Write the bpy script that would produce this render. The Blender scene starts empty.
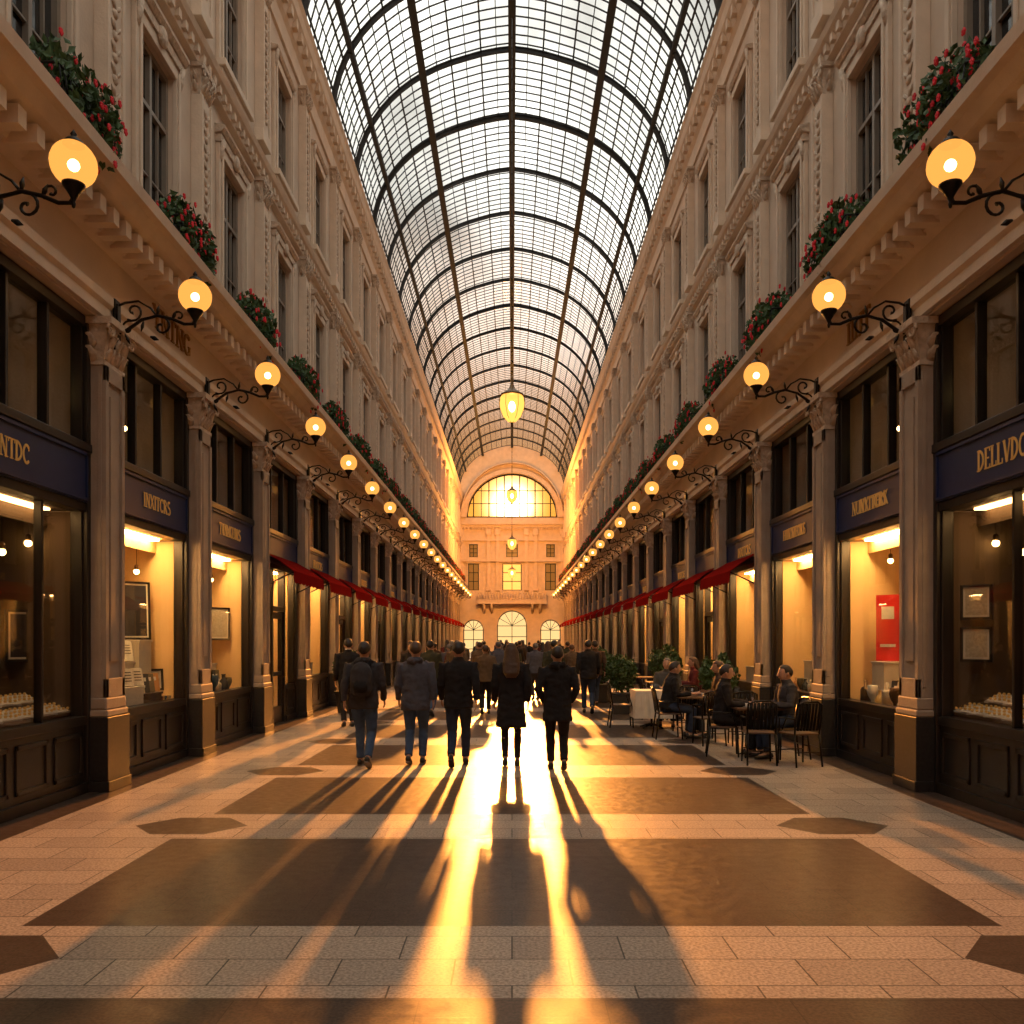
import bpy, bmesh, math, random
from mathutils import Vector, Matrix, noise as mnoise
random.seed(7)
scene=bpy.context.scene
scene.view_settings.view_transform='Standard'
COL=scene.collection
PI=math.pi
# ------------------------------------------------------------------ materials
def newmat(name):
    m=bpy.data.materials.new(name); m.use_nodes=True
    nt=m.node_tree; nt.nodes.clear()
    out=nt.nodes.new('ShaderNodeOutputMaterial')
    return m,nt,out
def mth(nt,op,a,b=None,c=None):
    n=nt.nodes.new('ShaderNodeMath'); n.operation=op
    for i,v in enumerate((a,b,c)):
        if v is None: continue
        if isinstance(v,(int,float)): n.inputs[i].default_value=v
        else: nt.links.new(v,n.inputs[i])
    return n.outputs[0]
def pm(name,col,rough=0.6,metal=0.0,nscale=6.0,namt=0.25,bump=0.0,bscale=40.0,emit=None,estr=0,spec=None):
    m,nt,out=newmat(name)
    p=nt.nodes.new('ShaderNodeBsdfPrincipled')
    p.inputs['Roughness'].default_value=rough; p.inputs['Metallic'].default_value=metal
    if spec is not None: p.inputs['Specular IOR Level'].default_value=spec
    tc=nt.nodes.new('ShaderNodeTexCoord')
    nz=nt.nodes.new('ShaderNodeTexNoise'); nz.inputs['Scale'].default_value=nscale; nz.inputs['Detail'].default_value=4
    nt.links.new(tc.outputs['Object'],nz.inputs['Vector'])
    mx=nt.nodes.new('ShaderNodeMix'); mx.data_type='RGBA'
    d=[max(0,c*(1-namt)) for c in col]; l=[min(1,c*(1+namt)) for c in col]
    mx.inputs['A'].default_value=(*d,1); mx.inputs['B'].default_value=(*l,1)
    nt.links.new(nz.outputs['Fac'],mx.inputs['Factor'])
    nt.links.new(mx.outputs['Result'],p.inputs['Base Color'])
    if bump>0:
        n2=nt.nodes.new('ShaderNodeTexNoise'); n2.inputs['Scale'].default_value=bscale; n2.inputs['Detail'].default_value=3
        nt.links.new(tc.outputs['Object'],n2.inputs['Vector'])
        b=nt.nodes.new('ShaderNodeBump'); b.inputs['Strength'].default_value=bump; b.inputs['Distance'].default_value=0.02
        nt.links.new(n2.outputs['Fac'],b.inputs['Height']); nt.links.new(b.outputs['Normal'],p.inputs['Normal'])
    if emit:
        p.inputs['Emission Color'].default_value=(*emit,1); p.inputs['Emission Strength'].default_value=estr
    nt.links.new(p.outputs[0],out.inputs['Surface'])
    return m
def emat(name,col,s,transp=0.0):
    m,nt,out=newmat(name)
    e=nt.nodes.new('ShaderNodeEmission'); e.inputs['Color'].default_value=(*col,1); e.inputs['Strength'].default_value=s
    if transp>0:
        t=nt.nodes.new('ShaderNodeBsdfTransparent'); t.inputs['Color'].default_value=(1,.9,.75,1)
        mx=nt.nodes.new('ShaderNodeMixShader'); mx.inputs[0].default_value=transp
        nt.links.new(e.outputs[0],mx.inputs[1]); nt.links.new(t.outputs[0],mx.inputs[2]); nt.links.new(mx.outputs[0],out.inputs['Surface'])
    else: nt.links.new(e.outputs[0],out.inputs['Surface'])
    return m
def glassmat(name,tint,gloss,rough=0.02):
    m,nt,out=newmat(name)
    t=nt.nodes.new('ShaderNodeBsdfTransparent'); t.inputs['Color'].default_value=(*tint,1)
    g=nt.nodes.new('ShaderNodeBsdfGlossy'); g.inputs['Roughness'].default_value=rough
    mx=nt.nodes.new('ShaderNodeMixShader'); mx.inputs[0].default_value=gloss
    nt.links.new(t.outputs[0],mx.inputs[1]); nt.links.new(g.outputs[0],mx.inputs[2]); nt.links.new(mx.outputs[0],out.inputs['Surface'])
    return m
STONE=pm('facade_stone',(.57,.45,.345),.8,nscale=1.5,namt=.22,bump=.3,bscale=25,spec=.3)
STONE2=pm('trim_stone',(.63,.51,.395),.75,nscale=3,namt=.2,bump=.3,bscale=30,spec=.3)
ORN=pm('ornament_stone',(.54,.43,.33),.75,nscale=12,namt=.5,bump=1.0,bscale=22,spec=.3)
SHAFT=pm('pilaster_stone',(.37,.29,.225),.6,nscale=4,namt=.25,bump=.2,bscale=40,spec=.2)
GRAN=pm('black_granite',(.03,.026,.024),.45,nscale=30,namt=.5,spec=.3)
WOODK=pm('dark_painted_wood',(.018,.014,.012),.35,nscale=5,namt=.3)
NAVY=pm('navy_sign',(.013,.024,.085),.45,nscale=4,namt=.2)
GOLD=pm('gold_letter',(.62,.36,.10),.4,.3,emit=(.8,.4,.1),estr=.10)
IRON=pm('black_iron',(.02,.018,.016),.4,.8)
BRONZE=pm('bronze',(.16,.09,.04),.35,.8)
STEEL=pm('roof_steel',(.038,.042,.048),.7,0,spec=.2)
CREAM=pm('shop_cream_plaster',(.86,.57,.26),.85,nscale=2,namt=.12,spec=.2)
DIMW=pm('shop_plaster_painted_dim',(.10,.062,.035),.8,nscale=2,namt=.2)  # darkened plaster copy, dimness of bay interiors and transoms put into the colour
DARKW=pm('dark_back_wall',(.06,.045,.035),.8)
WINFR=pm('window_frame_paint',(.22,.18,.14),.5)
PANE=pm('window_dark_pane',(.025,.022,.02),.06,nscale=.7,namt=.5)
RED=pm('awning_red_canvas',(.17,.009,.007),1.0,nscale=3,namt=.25,spec=0)
REDP=pm('poster_red',(.65,.02,.012),.6,nscale=3,namt=.2)
LEAF=pm('leaf_green',(.038,.085,.02),.6,nscale=20,namt=.5)
FLOW=pm('geranium_red',(.68,.010,.025),.6,nscale=20,namt=.3)
SKIN=pm('skin',(.42,.24,.16),.6,nscale=10,namt=.1)
EYE=pm('eye',(.03,.02,.02),.2)
MOUTH=pm('lips',(.35,.12,.1),.5)
WHITE=pm('white_cloth',(.6,.56,.5),.85)
PAPER=pm('paper',(.72,.64,.5),.8,nscale=9,namt=.15)
CERAM=pm('white_ceramic',(.72,.68,.62),.3)
RATT=pm('chair_seat',(.09,.045,.02),.5,nscale=30,namt=.4)
TTOP=pm('table_top',(.13,.07,.035),.35,nscale=8,namt=.3)
TERR=pm('planter_dark',(.04,.035,.03),.6)
BULB=emat('bulb',(1,.66,.28),110)
BULB2=emat('small_bulb',(1,.6,.2),22)
GLOBE=emat('lamp_globe_glass',(1,.40,.075),1.3,.10)
LANT=emat('lantern_glass',(1,.46,.08),2.0,.12)
SHOPL=emat('shop_ceiling_light',(1,.60,.23),60)
SHOPD=emat('shop_dim_light',(1,.55,.2),13)
RGLASS=glassmat('roof_glass',(.94,.95,.95),.04,.15)
SGLASS=glassmat('shop_glass',(.94,.94,.93),.08,.015)
LGLASS=glassmat('lunette_glass',(1,.95,.85),.03,.05)
def floormat():
    m,nt,out=newmat('floor_marble')
    L=nt.links
    p=nt.nodes.new('ShaderNodeBsdfPrincipled')
    tc=nt.nodes.new('ShaderNodeTexCoord'); sp=nt.nodes.new('ShaderNodeSeparateXYZ'); L.new(tc.outputs['Object'],sp.inputs[0])
    X,Y=sp.outputs[0],sp.outputs[1]
    ax=mth(nt,'ABSOLUTE',X)
    u=mth(nt,'FLOORED_MODULO',mth(nt,'SUBTRACT',Y,1.87),3.35)
    rect=mth(nt,'MULTIPLY',mth(nt,'LESS_THAN',u,2.3),mth(nt,'LESS_THAN',ax,3.0))
    v=mth(nt,'ABSOLUTE',mth(nt,'SUBTRACT',u,2.825))
    hx=mth(nt,'ABSOLUTE',mth(nt,'SUBTRACT',ax,3.02))
    h1=mth(nt,'LESS_THAN',v,.36)
    h2=mth(nt,'LESS_THAN',mth(nt,'ADD',hx,mth(nt,'MULTIPLY',v,.8)),.53)
    hexm=mth(nt,'MULTIPLY',h1,h2)
    side=mth(nt,'GREATER_THAN',ax,4.45)
    dark=mth(nt,'MAXIMUM',mth(nt,'MAXIMUM',rect,hexm),side)
    br=nt.nodes.new('ShaderNodeTexBrick'); L.new(tc.outputs['Object'],br.inputs['Vector'])
    br.inputs['Scale'].default_value=1.0; br.inputs['Brick Width'].default_value=.62; br.inputs['Row Height'].default_value=.36
    br.inputs['Mortar Size'].default_value=.005; br.inputs['Color1'].default_value=(.50,.40,.31,1); br.inputs['Color2'].default_value=(.38,.30,.235,1)
    br.inputs['Mortar'].default_value=(.10,.08,.06,1)
    br2=nt.nodes.new('ShaderNodeTexBrick'); L.new(tc.outputs['Object'],br2.inputs['Vector'])
    br2.inputs['Scale'].default_value=1.0; br2.inputs['Brick Width'].default_value=.9; br2.inputs['Row Height'].default_value=.46
    br2.inputs['Mortar Size'].default_value=.003; br2.inputs['Color1'].default_value=(.092,.062,.046,1); br2.inputs['Color2'].default_value=(.074,.050,.038,1)
    br2.inputs['Mortar'].default_value=(.035,.025,.02,1)
    sn=nt.nodes.new('ShaderNodeTexNoise'); sn.inputs['Scale'].default_value=55; sn.inputs['Detail'].default_value=6; L.new(tc.outputs['Object'],sn.inputs['Vector'])
    cr=nt.nodes.new('ShaderNodeValToRGB'); cr.color_ramp.elements[0].position=.35; cr.color_ramp.elements[0].color=(.45,.45,.45,1)
    cr.color_ramp.elements[1].position=.62; cr.color_ramp.elements[1].color=(1.15,1.15,1.15,1); L.new(sn.outputs['Fac'],cr.inputs[0])
    mx=nt.nodes.new('ShaderNodeMix'); mx.data_type='RGBA'; L.new(dark,mx.inputs['Factor']); L.new(br.outputs['Color'],mx.inputs['A']); L.new(br2.outputs['Color'],mx.inputs['B'])
    ml=nt.nodes.new('ShaderNodeMix'); ml.data_type='RGBA'; ml.blend_type='MULTIPLY'; ml.inputs['Factor'].default_value=.8
    L.new(mx.outputs['Result'],ml.inputs['A']); L.new(cr.outputs['Color'],ml.inputs['B']); L.new(ml.outputs['Result'],p.inputs['Base Color'])
    ln=nt.nodes.new('ShaderNodeTexNoise'); ln.inputs['Scale'].default_value=11; ln.inputs['Detail'].default_value=8; L.new(tc.outputs['Object'],ln.inputs['Vector'])
    rr=nt.nodes.new('ShaderNodeMapRange'); rr.inputs[1].default_value=.3; rr.inputs[2].default_value=.7; rr.inputs[3].default_value=.36; rr.inputs[4].default_value=.46
    L.new(ln.outputs['Fac'],rr.inputs[0]); L.new(mth(nt,'SUBTRACT',rr.outputs[0],mth(nt,'MULTIPLY',dark,.08)),p.inputs['Roughness'])
    p.inputs['Specular IOR Level'].default_value=.13
    b=nt.nodes.new('ShaderNodeBump'); b.inputs['Strength'].default_value=.10; b.inputs['Distance'].default_value=.01
    L.new(mth(nt,'ADD',mth(nt,'MULTIPLY',sn.outputs['Fac'],.5),mth(nt,'MULTIPLY',br.outputs['Fac'],-1.0)),b.inputs['Height']); L.new(b.outputs['Normal'],p.inputs['Normal'])
    L.new(p.outputs[0],out.inputs['Surface'])
    return m
FLOOR=floormat()
# ------------------------------------------------------------------ mesh builder
class B:
    def __init__(s): s.v=[];s.f=[];s.m=[];s.s=[]
    def add(s,vs,fs,mi=0,sm=False):
        o=len(s.v); s.v+= [tuple(v) for v in vs]
        for f in fs: s.f.append(tuple(i+o for i in f)); s.m.append(mi); s.s.append(sm)
        return s
    def box(s,x0,x1,y0,y1,z0,z1,mi=0):
        vs=[(x,y,z) for x in (x0,x1) for y in (y0,y1) for z in (z0,z1)]
        return s.add(vs,[(0,1,3,2),(4,6,7,5),(0,4,5,1),(2,3,7,6),(0,2,6,4),(1,5,7,3)],mi)
    def rbox(s,c,size,rot,mi=0):
        M=Matrix.Translation(c)@rot.to_4x4(); a,b,d=[q/2 for q in size]
        vs=[M@Vector((x,y,z)) for x in (-a,a) for y in (-b,b) for z in (-d,d)]
        return s.add(vs,[(0,1,3,2),(4,6,7,5),(0,4,5,1),(2,3,7,6),(0,2,6,4),(1,5,7,3)],mi)
    def lathe(s,prof,seg=16,c=(0,0,0),mi=0,sm=True,sx=1,sy=1):
        vs=[];fs=[];n=len(prof)
        for r,z in prof:
            for k in range(seg):
                a=2*PI*k/seg; vs.append((c[0]+r*sx*math.cos(a),c[1]+r*sy*math.sin(a),c[2]+z))
        for i in range(n-1):
            for k in range(seg):
                k2=(k+1)%seg; fs.append((i*seg+k,i*seg+k2,(i+1)*seg+k2,(i+1)*seg+k))
        fs.append(tuple(range(seg))[::-1]); fs.append(tuple((n-1)*seg+k for k in range(seg)))
        return s.add(vs,fs,mi,sm)
    def loft(s,pts,rad,seg=8,mi=0,ref=None,sm=True):
        pts=[Vector(p) for p in pts]; n=len(pts); vs=[];fs=[]
        R=Vector(ref) if ref else None
        for i,p in enumerate(pts):
            t=(pts[min(i+1,n-1)]-pts[max(i-1,0)])
            if t.length<1e-9: t=Vector((0,0,1))
            t.normalize()
            r0=R if R else (Vector((1,0,0)) if abs(t.x)<.9 else Vector((0,1,0)))
            u=r0-t*r0.dot(t)
            if u.length<1e-5: u=Vector((0,1,0))-t*t.y
            u.normalize(); w=t.cross(u)
            r=rad[i] if isinstance(rad,(list,tuple)) else rad
            a,b=(r if isinstance(r,(list,tuple)) else (r,r))
            for k in range(seg):
                an=2*PI*k/seg; vs.append(p+u*a*math.cos(an)+w*b*math.sin(an))
        for i in range(n-1):
            for k in range(seg):
                k2=(k+1)%seg; fs.append((i*seg+k,i*seg+k2,(i+1)*seg+k2,(i+1)*seg+k))
        fs.append(tuple(range(seg))[::-1]); fs.append(tuple((n-1)*seg+k for k in range(seg)))
        return s.add(vs,fs,mi,sm)
    def sphere(s,c,r,seg=14,rings=9,mi=0,sm=True):
        rx,ry,rz=(r if isinstance(r,(list,tuple)) else (r,r,r))
        vs=[(c[0],c[1],c[2]-rz)];fs=[]
        for i in range(1,rings):
            a=-PI/2+PI*i/rings
            for k in range(seg):
                b=2*PI*k/seg; vs.append((c[0]+rx*math.cos(a)*math.cos(b),c[1]+ry*math.cos(a)*math.sin(b),c[2]+rz*math.sin(a)))
        vs.append((c[0],c[1],c[2]+rz)); T=len(vs)-1
        for k in range(seg):
            k2=(k+1)%seg; fs.append((0,1+k2,1+k)); fs.append((T,1+(rings-2)*seg+k,1+(rings-2)*seg+k2))
            for i in range(rings-2): fs.append((1+i*seg+k,1+i*seg+k2,1+(i+1)*seg+k2,1+(i+1)*seg+k))
        return s.add(vs,fs,mi,sm)
    def prism_y(s,poly,y0,y1,mi=0):
        n=len(poly); vs=[(x,y0,z) for x,z in poly]+[(x,y1,z) for x,z in poly]
        fs=[tuple(range(n)),tuple(range(2*n-1,n-1,-1))]+[(i,(i+1)%n,n+(i+1)%n,n+i) for i in range(n)]
        return s.add(vs,fs,mi)
    def prism_x(s,poly,x0,x1,mi=0):
        n=len(poly); vs=[(x0,y,z) for y,z in poly]+[(x1,y,z) for y,z in poly]
        fs=[tuple(range(n)),tuple(range(2*n-1,n-1,-1))]+[(i,(i+1)%n,n+(i+1)%n,n+i) for i in range(n)]
        return s.add(vs,fs,mi)
    def prism_z(s,poly,z0,z1,mi=0):
        n=len(poly); vs=[(x,y,z0) for x,y in poly]+[(x,y,z1) for x,y in poly]
        fs=[tuple(range(n)),tuple(range(2*n-1,n-1,-1))]+[(i,(i+1)%n,n+(i+1)%n,n+i) for i in range(n)]
        return s.add(vs,fs,mi)
    def arcbeam(s,pts,y0,y1,h,mi=0):
        n=len(pts)
        for i in range(n-1):
            (x0,z0),(x1,z1)=pts[i],pts[i+1]
            def off(j):
                a=pts[max(j-1,0)];b=pts[min(j+1,n-1)]; dx,dz=b[0]-a[0],b[1]-a[1]; l=math.hypot(dx,dz)
                return pts[j][0]-dz/l*h,pts[j][1]+dx/l*h
            a=off(i);b=off(i+1)
            s.prism_y([(x0,z0),(x1,z1),b,a],y0,y1,mi)
        return s
    def mesh(s,name,mats):
        me=bpy.data.meshes.new(name); me.from_pydata(s.v,[],s.f)
        for m in mats: me.materials.append(m)
        me.polygons.foreach_set('material_index',s.m); me.polygons.foreach_set('use_smooth',s.s)
        bm=bmesh.new(); bm.from_mesh(me); bmesh.ops.recalc_face_normals(bm,faces=bm.faces); bm.to_mesh(me); bm.free(); me.update()
        return me
    def obj(s,name,mats,parent=None,**kw):
        if not isinstance(mats,(list,tuple)): mats=[mats]
        o=bpy.data.objects.new(name,s.mesh(name,mats)); COL.objects.link(o)
        if parent: o.parent=parent
        for k,v in kw.items(): o[k]=v
        return o
def empty(name,**kw):
    o=bpy.data.objects.new(name,None); COL.objects.link(o); o.empty_display_size=.1
    for k,v in kw.items(): o[k]=v
    return o
USED=set()
def copytree(o,par=None):
    c=o.copy(); COL.objects.link(c)
    if par is not None:
        c.parent=par; c.matrix_parent_inverse=o.matrix_parent_inverse.copy()
    for ch in KIDS[o.name]: copytree(ch,c)
    return c
class _K(dict):
    def __missing__(s,k):
        v=[c for c in bpy.data.objects if c.parent and c.parent.name==k]; s[k]=v; return v
KIDS=_K()
def place(proto,loc,rz=0,scale=(1,1,1),**kw):
    o=proto if proto.as_pointer() not in USED else None
    if o is None: o=copytree(proto)
    else: KIDS[proto.name]; USED.add(proto.as_pointer())
    o.location=loc; o.rotation_euler=(0,0,rz); o.scale=scale
    for k,v in kw.items(): o[k]=v
    return o
def bev(o,w=.008,seg=2):
    m=o.modifiers.new('Bevel','BEVEL'); m.width=w; m.segments=seg; m.limit_method='ANGLE'; return o
# ================================================================== PEOPLE FIRST
def fuse(b,voxel,name,mat,parent=None,disp=0,smooth=4):
    me=b.mesh(name,[mat]); o=bpy.data.objects.new(name,me); COL.objects.link(o)
    m=o.modifiers.new('R','REMESH'); m.mode='VOXEL'; m.voxel_size=voxel; m.use_smooth_shade=True
    m=o.modifiers.new('S','SMOOTH'); m.iterations=smooth; m.factor=.5
    bpy.context.view_layer.update()
    dg=bpy.context.evaluated_depsgraph_get(); me2=bpy.data.meshes.new_from_object(o.evaluated_get(dg))
    bpy.data.objects.remove(o); bpy.data.meshes.remove(me)
    if disp>0:
        for v in me2.vertices:
            c=v.co; n=mnoise.noise(Vector((c.x*9,c.y*9,c.z*16)))+.5*mnoise.noise(Vector((c.x*22,c.y*22,c.z*30+5)))
            v.co=c+v.normal*n*disp
    me2.materials.clear(); me2.materials.append(mat); me2.name=name
    me2.polygons.foreach_set('use_smooth',[True]*len(me2.polygons))
    o=bpy.data.objects.new(name,me2); COL.objects.link(o)
    if parent: o.parent=parent
    return o
def ik(a,c,l1,l2,pole):
    a=Vector(a);c=Vector(c);d=c-a;L=min(d.length,(l1+l2)*.999); u=d.normalized()
    x=(l1*l1-l2*l2+L*L)/(2*L); h=math.sqrt(max(0,l1*l1-x*x)); p=Vector(pole); p=(p-u*p.dot(u)).normalized()
    return a+u*x+p*h
def make_person(P):
    hi=P.get('hi',True); seated=P.get('seat',False); vx=.0085 if hi else .018
    hz=.56 if seated else .91; st=P.get('stride',.27)*P.get('phase',1); lean=P.get('lean',.03)
    wide=P.get('wide',1.0)
    def T(p):
        x,y,z=p; dz=z-hz; return Vector((x,y+dz*math.sin(lean),hz+dz*math.cos(lean)))
    legs={}
    for sg in (-1,1):
        hip=Vector((sg*.095,0,hz))
        if seated:
            ank=Vector((sg*.13,.40+P.get('foot',0)*sg,.095)); pitch=0; kn=Vector((sg*.14,.44,.53))
        else:
            f=st*sg; pitch=0.0 if f>=0 else math.radians(32)*min(1,abs(f)/.25)
            az=.09 if f>=0 else max(.09,.19*math.sin(pitch)+.085*math.cos(pitch))
            ank=Vector((sg*.085,f,az)); kn=ik(hip,ank,.45,.43,(0,1,0))
        legs[sg]=(hip,kn,ank,pitch)
    arms={}
    for sg in (-1,1):
        sh=T((sg*.18*wide,0,hz+.50))
        if seated:
            el=T((sg*.25,.08,hz+.24)); wr=Vector((sg*P.get('handx',.13),.40,.80))
        elif P.get('pocket'):
            el=T((sg*.245*wide,-.06,hz+.22)); wr=Vector((sg*.19,.08,hz+.04))
        else:
            sw=-st*sg*.75; el=T((sg*.225*wide,-.04+sw*.35,hz+.22)); wr=Vector((sg*.225*wide,sw*.9+.05,hz-.01+abs(sw)*.15))
        arms[sg]=(sh,el,wr)
    tor=[(-.07,.125,.10,0),(0,.165,.115,0),(.1,.15,.105,0),(.2,.138,.098,0),(.32,.16,.108,0),(.42,.17,.105,0),(.49,.15,.085,-.005),(.53,.09,.07,-.005),(.565,.058,.06,0),(.61,.053,.058,.01)]
    b=B()
    b.loft([T((0,c,hz+z)) for z,_,_,c in tor],[(a*wide,d) for _,a,d,_ in tor],16,ref=(1,0,0))
    hd=[(.585,.03,.035,.035),(.605,.05,.062,.03),(.64,.064,.085,.018),(.69,.074,.096,.008),(.735,.078,.099,.0),(.775,.07,.09,-.004),(.805,.05,.065,-.006),(.822,.02,.03,-.006)]
    b.loft([T((0,c,hz+z)) for z,_,_,c in hd],[(a,d) for _,a,d,_ in hd],16,ref=(1,0,0))
    b.loft([T((0,.10,hz+.715)),T((0,.118,hz+.685)),T((0,.125,hz+.668)),T((0,.1,hz+.66))],[.012,.014,.018,.012],8)
    for sg in (-1,1):
        b.sphere(T((sg*.08,-.005,hz+.69)),(.012,.022,.034),8,6)
        hip,kn,ank,pitch=legs[sg]
        b.loft([hip+Vector((0,0,.03)),hip.lerp(kn,.4),kn,kn.lerp(ank,.3),kn.lerp(ank,.75),ank],[.088,.078,.056,.055,.04,.037],10)
        f=Vector((0,math.cos(pitch),-math.sin(pitch)))
        b.loft([ank-f*.05+Vector((0,0,-.02)),ank+f*.03+Vector((0,0,-.025)),ank+f*.13+Vector((0,0,-.045))],[.035,.038,.025],8)
        sh,el,wr=arms[sg]
        b.loft([sh.lerp(Vector((0,sh.y,sh.z)),.3),sh,sh.lerp(el,.5),el,el.lerp(wr,.35),wr],[.055,.056,.045,.038,.037,.025],10)
        d=(wr-el).normalized()
        if seated or P.get('pocket'): palmn=Vector((0,0,-1))
        else: palmn=Vector((-sg,0,0))
        palmn=(palmn-d*palmn.dot(d)).normalized(); w=d.cross(palmn)
        fwd=Vector((0,1,0)) if not seated else Vector((-sg,0,0))
        if w.dot(fwd)<0: w=-w
        b.loft([wr-d*.01,wr+d*.03,wr+d*.085],[(.026,.016),(.036,.015),(.04,.013)],10,ref=tuple(w))
        for q,(L,o_) in enumerate(((.068,.031),(.076,.0105),(.071,-.0105),(.054,-.031))):
            a0=wr+d*.08+w*o_; a1=a0+d*L*.5+palmn*L*.12+w*o_*.1; a2=a1+d*L*.38+palmn*L*.32
            b.loft([a0-d*.012,a0,a1,a2],[.0095,.0095,.0088,.007],7)
        t0=wr+d*.025+w*.03; b.loft([t0-w*.012,t0+w*.014+d*.02,t0+w*.022+d*.05+palmn*.012],[.012,.0105,.008],7)
    body=fuse(b,vx,'person',SKIN,None,0,2)
    body['label']=P['label']; body['category']='person'
    if 'group' in P: body['group']=P['group']
    if hi:
        for sg in (-1,1): B().sphere(T((sg*.03,.098,hz+.715)),(.011,.006,.007),8,6).obj('eye',EYE,body)
        B().sphere(T((0,.106,hz+.637)),(.022,.007,.006),8,6).obj('mouth',MOUTH,body)
    b=B(); lt=P.get('legr',1.0)
    b.loft([Vector((0,0,hz-.09)),Vector((0,0,hz)),T((0,0,hz+.12))],[(.14*wide,.115),(.178*wide,.128),(.165*wide,.12)],14,ref=(1,0,0))
    for sg in (-1,1):
        hip,kn,ank,pitch=legs[sg]
        b.loft([hip+Vector((0,0,.02)),hip.lerp(kn,.4),kn.lerp(hip,.08),kn,kn.lerp(ank,.3),kn.lerp(ank,.75),kn.lerp(ank,.95)],[.10*lt,.092*lt,.072*lt,.068*lt,.068*lt,.058*lt,.056*lt],12)
    fuse(b,.012 if hi else .02,'trousers',P['trouser'],body,.006,2)
    for sg in (-1,1):
        hip,kn,ank,pitch=legs[sg]; R=Matrix.Rotation(-pitch,4,'X'); M=Matrix.Translation(ank)@R
        b=B(); q=[(-.075,.028,.024,-.055),(-.06,.036,.045,-.04),(0,.04,.05,-.035),(.07,.043,.034,-.05),(.13,.045,.026,-.058),(.175,.034,.022,-.062),(.19,.02,.015,-.066)]
        b.loft([M@Vector((0,y,z)) for y,_,_,z in q],[(a,c) for _,a,c,_ in q],10,ref=(1,0,0))
        b.loft([M@Vector((0,y,-.078)) for y in (-.078,-.03,.05,.13,.18,.192)],[(.03,.009),(.04,.01),(.038,.01),(.047,.01),(.038,.01),(.02,.009)],10,1,ref=(1,0,0))
        b.obj('shoe',[P['shoe'],P.get('sole',P['shoe'])],body)
    b=B(); hem=P.get('hem',-.10); fl=P.get('flare',1.0)
    if seated: hem=max(hem,-.04)
    g=[(hem,.182*fl,.145*fl,0),(hem*.3,.186,.145,0),(.1,.175,.138,0),(.22,.170,.132,-.002),(.34,.184,.14,-.004),(.43,.188,.134,-.006),(.495,.165,.112,-.01),(.54,.105,.088,-.01),(.575,.075,.078,-.004),(.60,.07,.075,0)]
    b.loft([T((0,c,hz+z)) for z,_,_,c in g],[(a*wide,d) for _,a,d,_ in g],18,ref=(1,0,0))
    for sg in (-1,1):
        sh,el,wr=arms[sg]
        b.loft([sh.lerp(Vector((0,sh.y,sh.z)),.35),sh+Vector((0,0,-.005)),sh.lerp(el,.5),el,el.lerp(wr,.4),el.lerp(wr,.97)],[.070,.074,.064,.057,.052,.043],12)
    if P.get('hood'): b.loft([T((-.1,-.06,hz+.56)),T((-.07,-.11,hz+.57)),T((0,-.135,hz+.555)),T((.07,-.11,hz+.57)),T((.1,-.06,hz+.56))],[.03,.045,.055,.045,.03],10)
    else: b.loft([T((0,0,hz+.56)),T((0,0,hz+.615))],[(.078,.08),(.072,.078)],14,ref=(1,0,0))
    fuse(b,.012 if hi else .02,'coat' if hem<-.2 else 'jacket',P['jacket'],body,.011,2)
    if P.get('collar'):
        b=B(); b.loft([T((0,.0,hz+.59)),T((0,0,hz+.625))],[(.066,.07),(.06,.066)],14,ref=(1,0,0)); b.obj('shirt_collar',P['collar'],body)
    b=B(); vs=B().sphere((0,0,0),1,18,12)
    hv=[]
    for v in vs.v:
        x,y,z=v; k=1.0
        if y>.35 and z<.35: k=.72
        if z<-.35 and y>-.5: k=.72
        hv.append(T((x*.088*k,-.008+y*.109*k,hz+.725+z*.108*k)))
    b.add(hv,vs.f,0,True)
    if P.get('long'):
        b.loft([T((0,-.03,hz+.79)),T((0,-.055,hz+.70)),T((0,-.075,hz+.60)),T((0,-.115,hz+.50)),T((0,-.15,hz+.40)),T((0,-.15,hz+.34))],[(.07,.07),(.1,.075),(.115,.07),(.125,.055),(.11,.04),(.07,.02)],14,ref=(1,0,0))
    fuse(b,.010 if hi else .018,'hair',P['hair'],body,.006,1)
    return body
def cloth(n,c): return pm(n,c,.95,nscale=14,namt=.3,bump=.3,bscale=120,spec=.2)
BLK=cloth('cloth_black',(.022,.020,.021)); CHAR=cloth('cloth_charcoal',(.05,.046,.05)); DEN=cloth('denim_blue',(.06,.10,.19)); DKD=cloth('denim_dark',(.035,.05,.09))
SLATE=cloth('cloth_slate',(.09,.092,.115)); BRN=cloth('cloth_brown',(.07,.04,.025)); OLV=cloth('cloth_olive',(.05,.05,.03)); TAN=cloth('cloth_tan',(.13,.085,.05))
BUR=cloth('cloth_burgundy',(.10,.018,.018)); GRY=cloth('cloth_grey',(.08,.078,.075))
HB=pm('hair_dark',(.025,.016,.011),.6,nscale=60,namt=.5); HBR=pm('hair_brown',(.07,.036,.018),.6,nscale=60,namt=.5); HG=pm('hair_grey',(.14,.13,.12),.7,nscale=60,namt=.3)
SHB=pm('shoe_black',(.02,.018,.016),.5); SOLE=pm('shoe_sole_light',(.25,.2,.16),.7)
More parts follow.
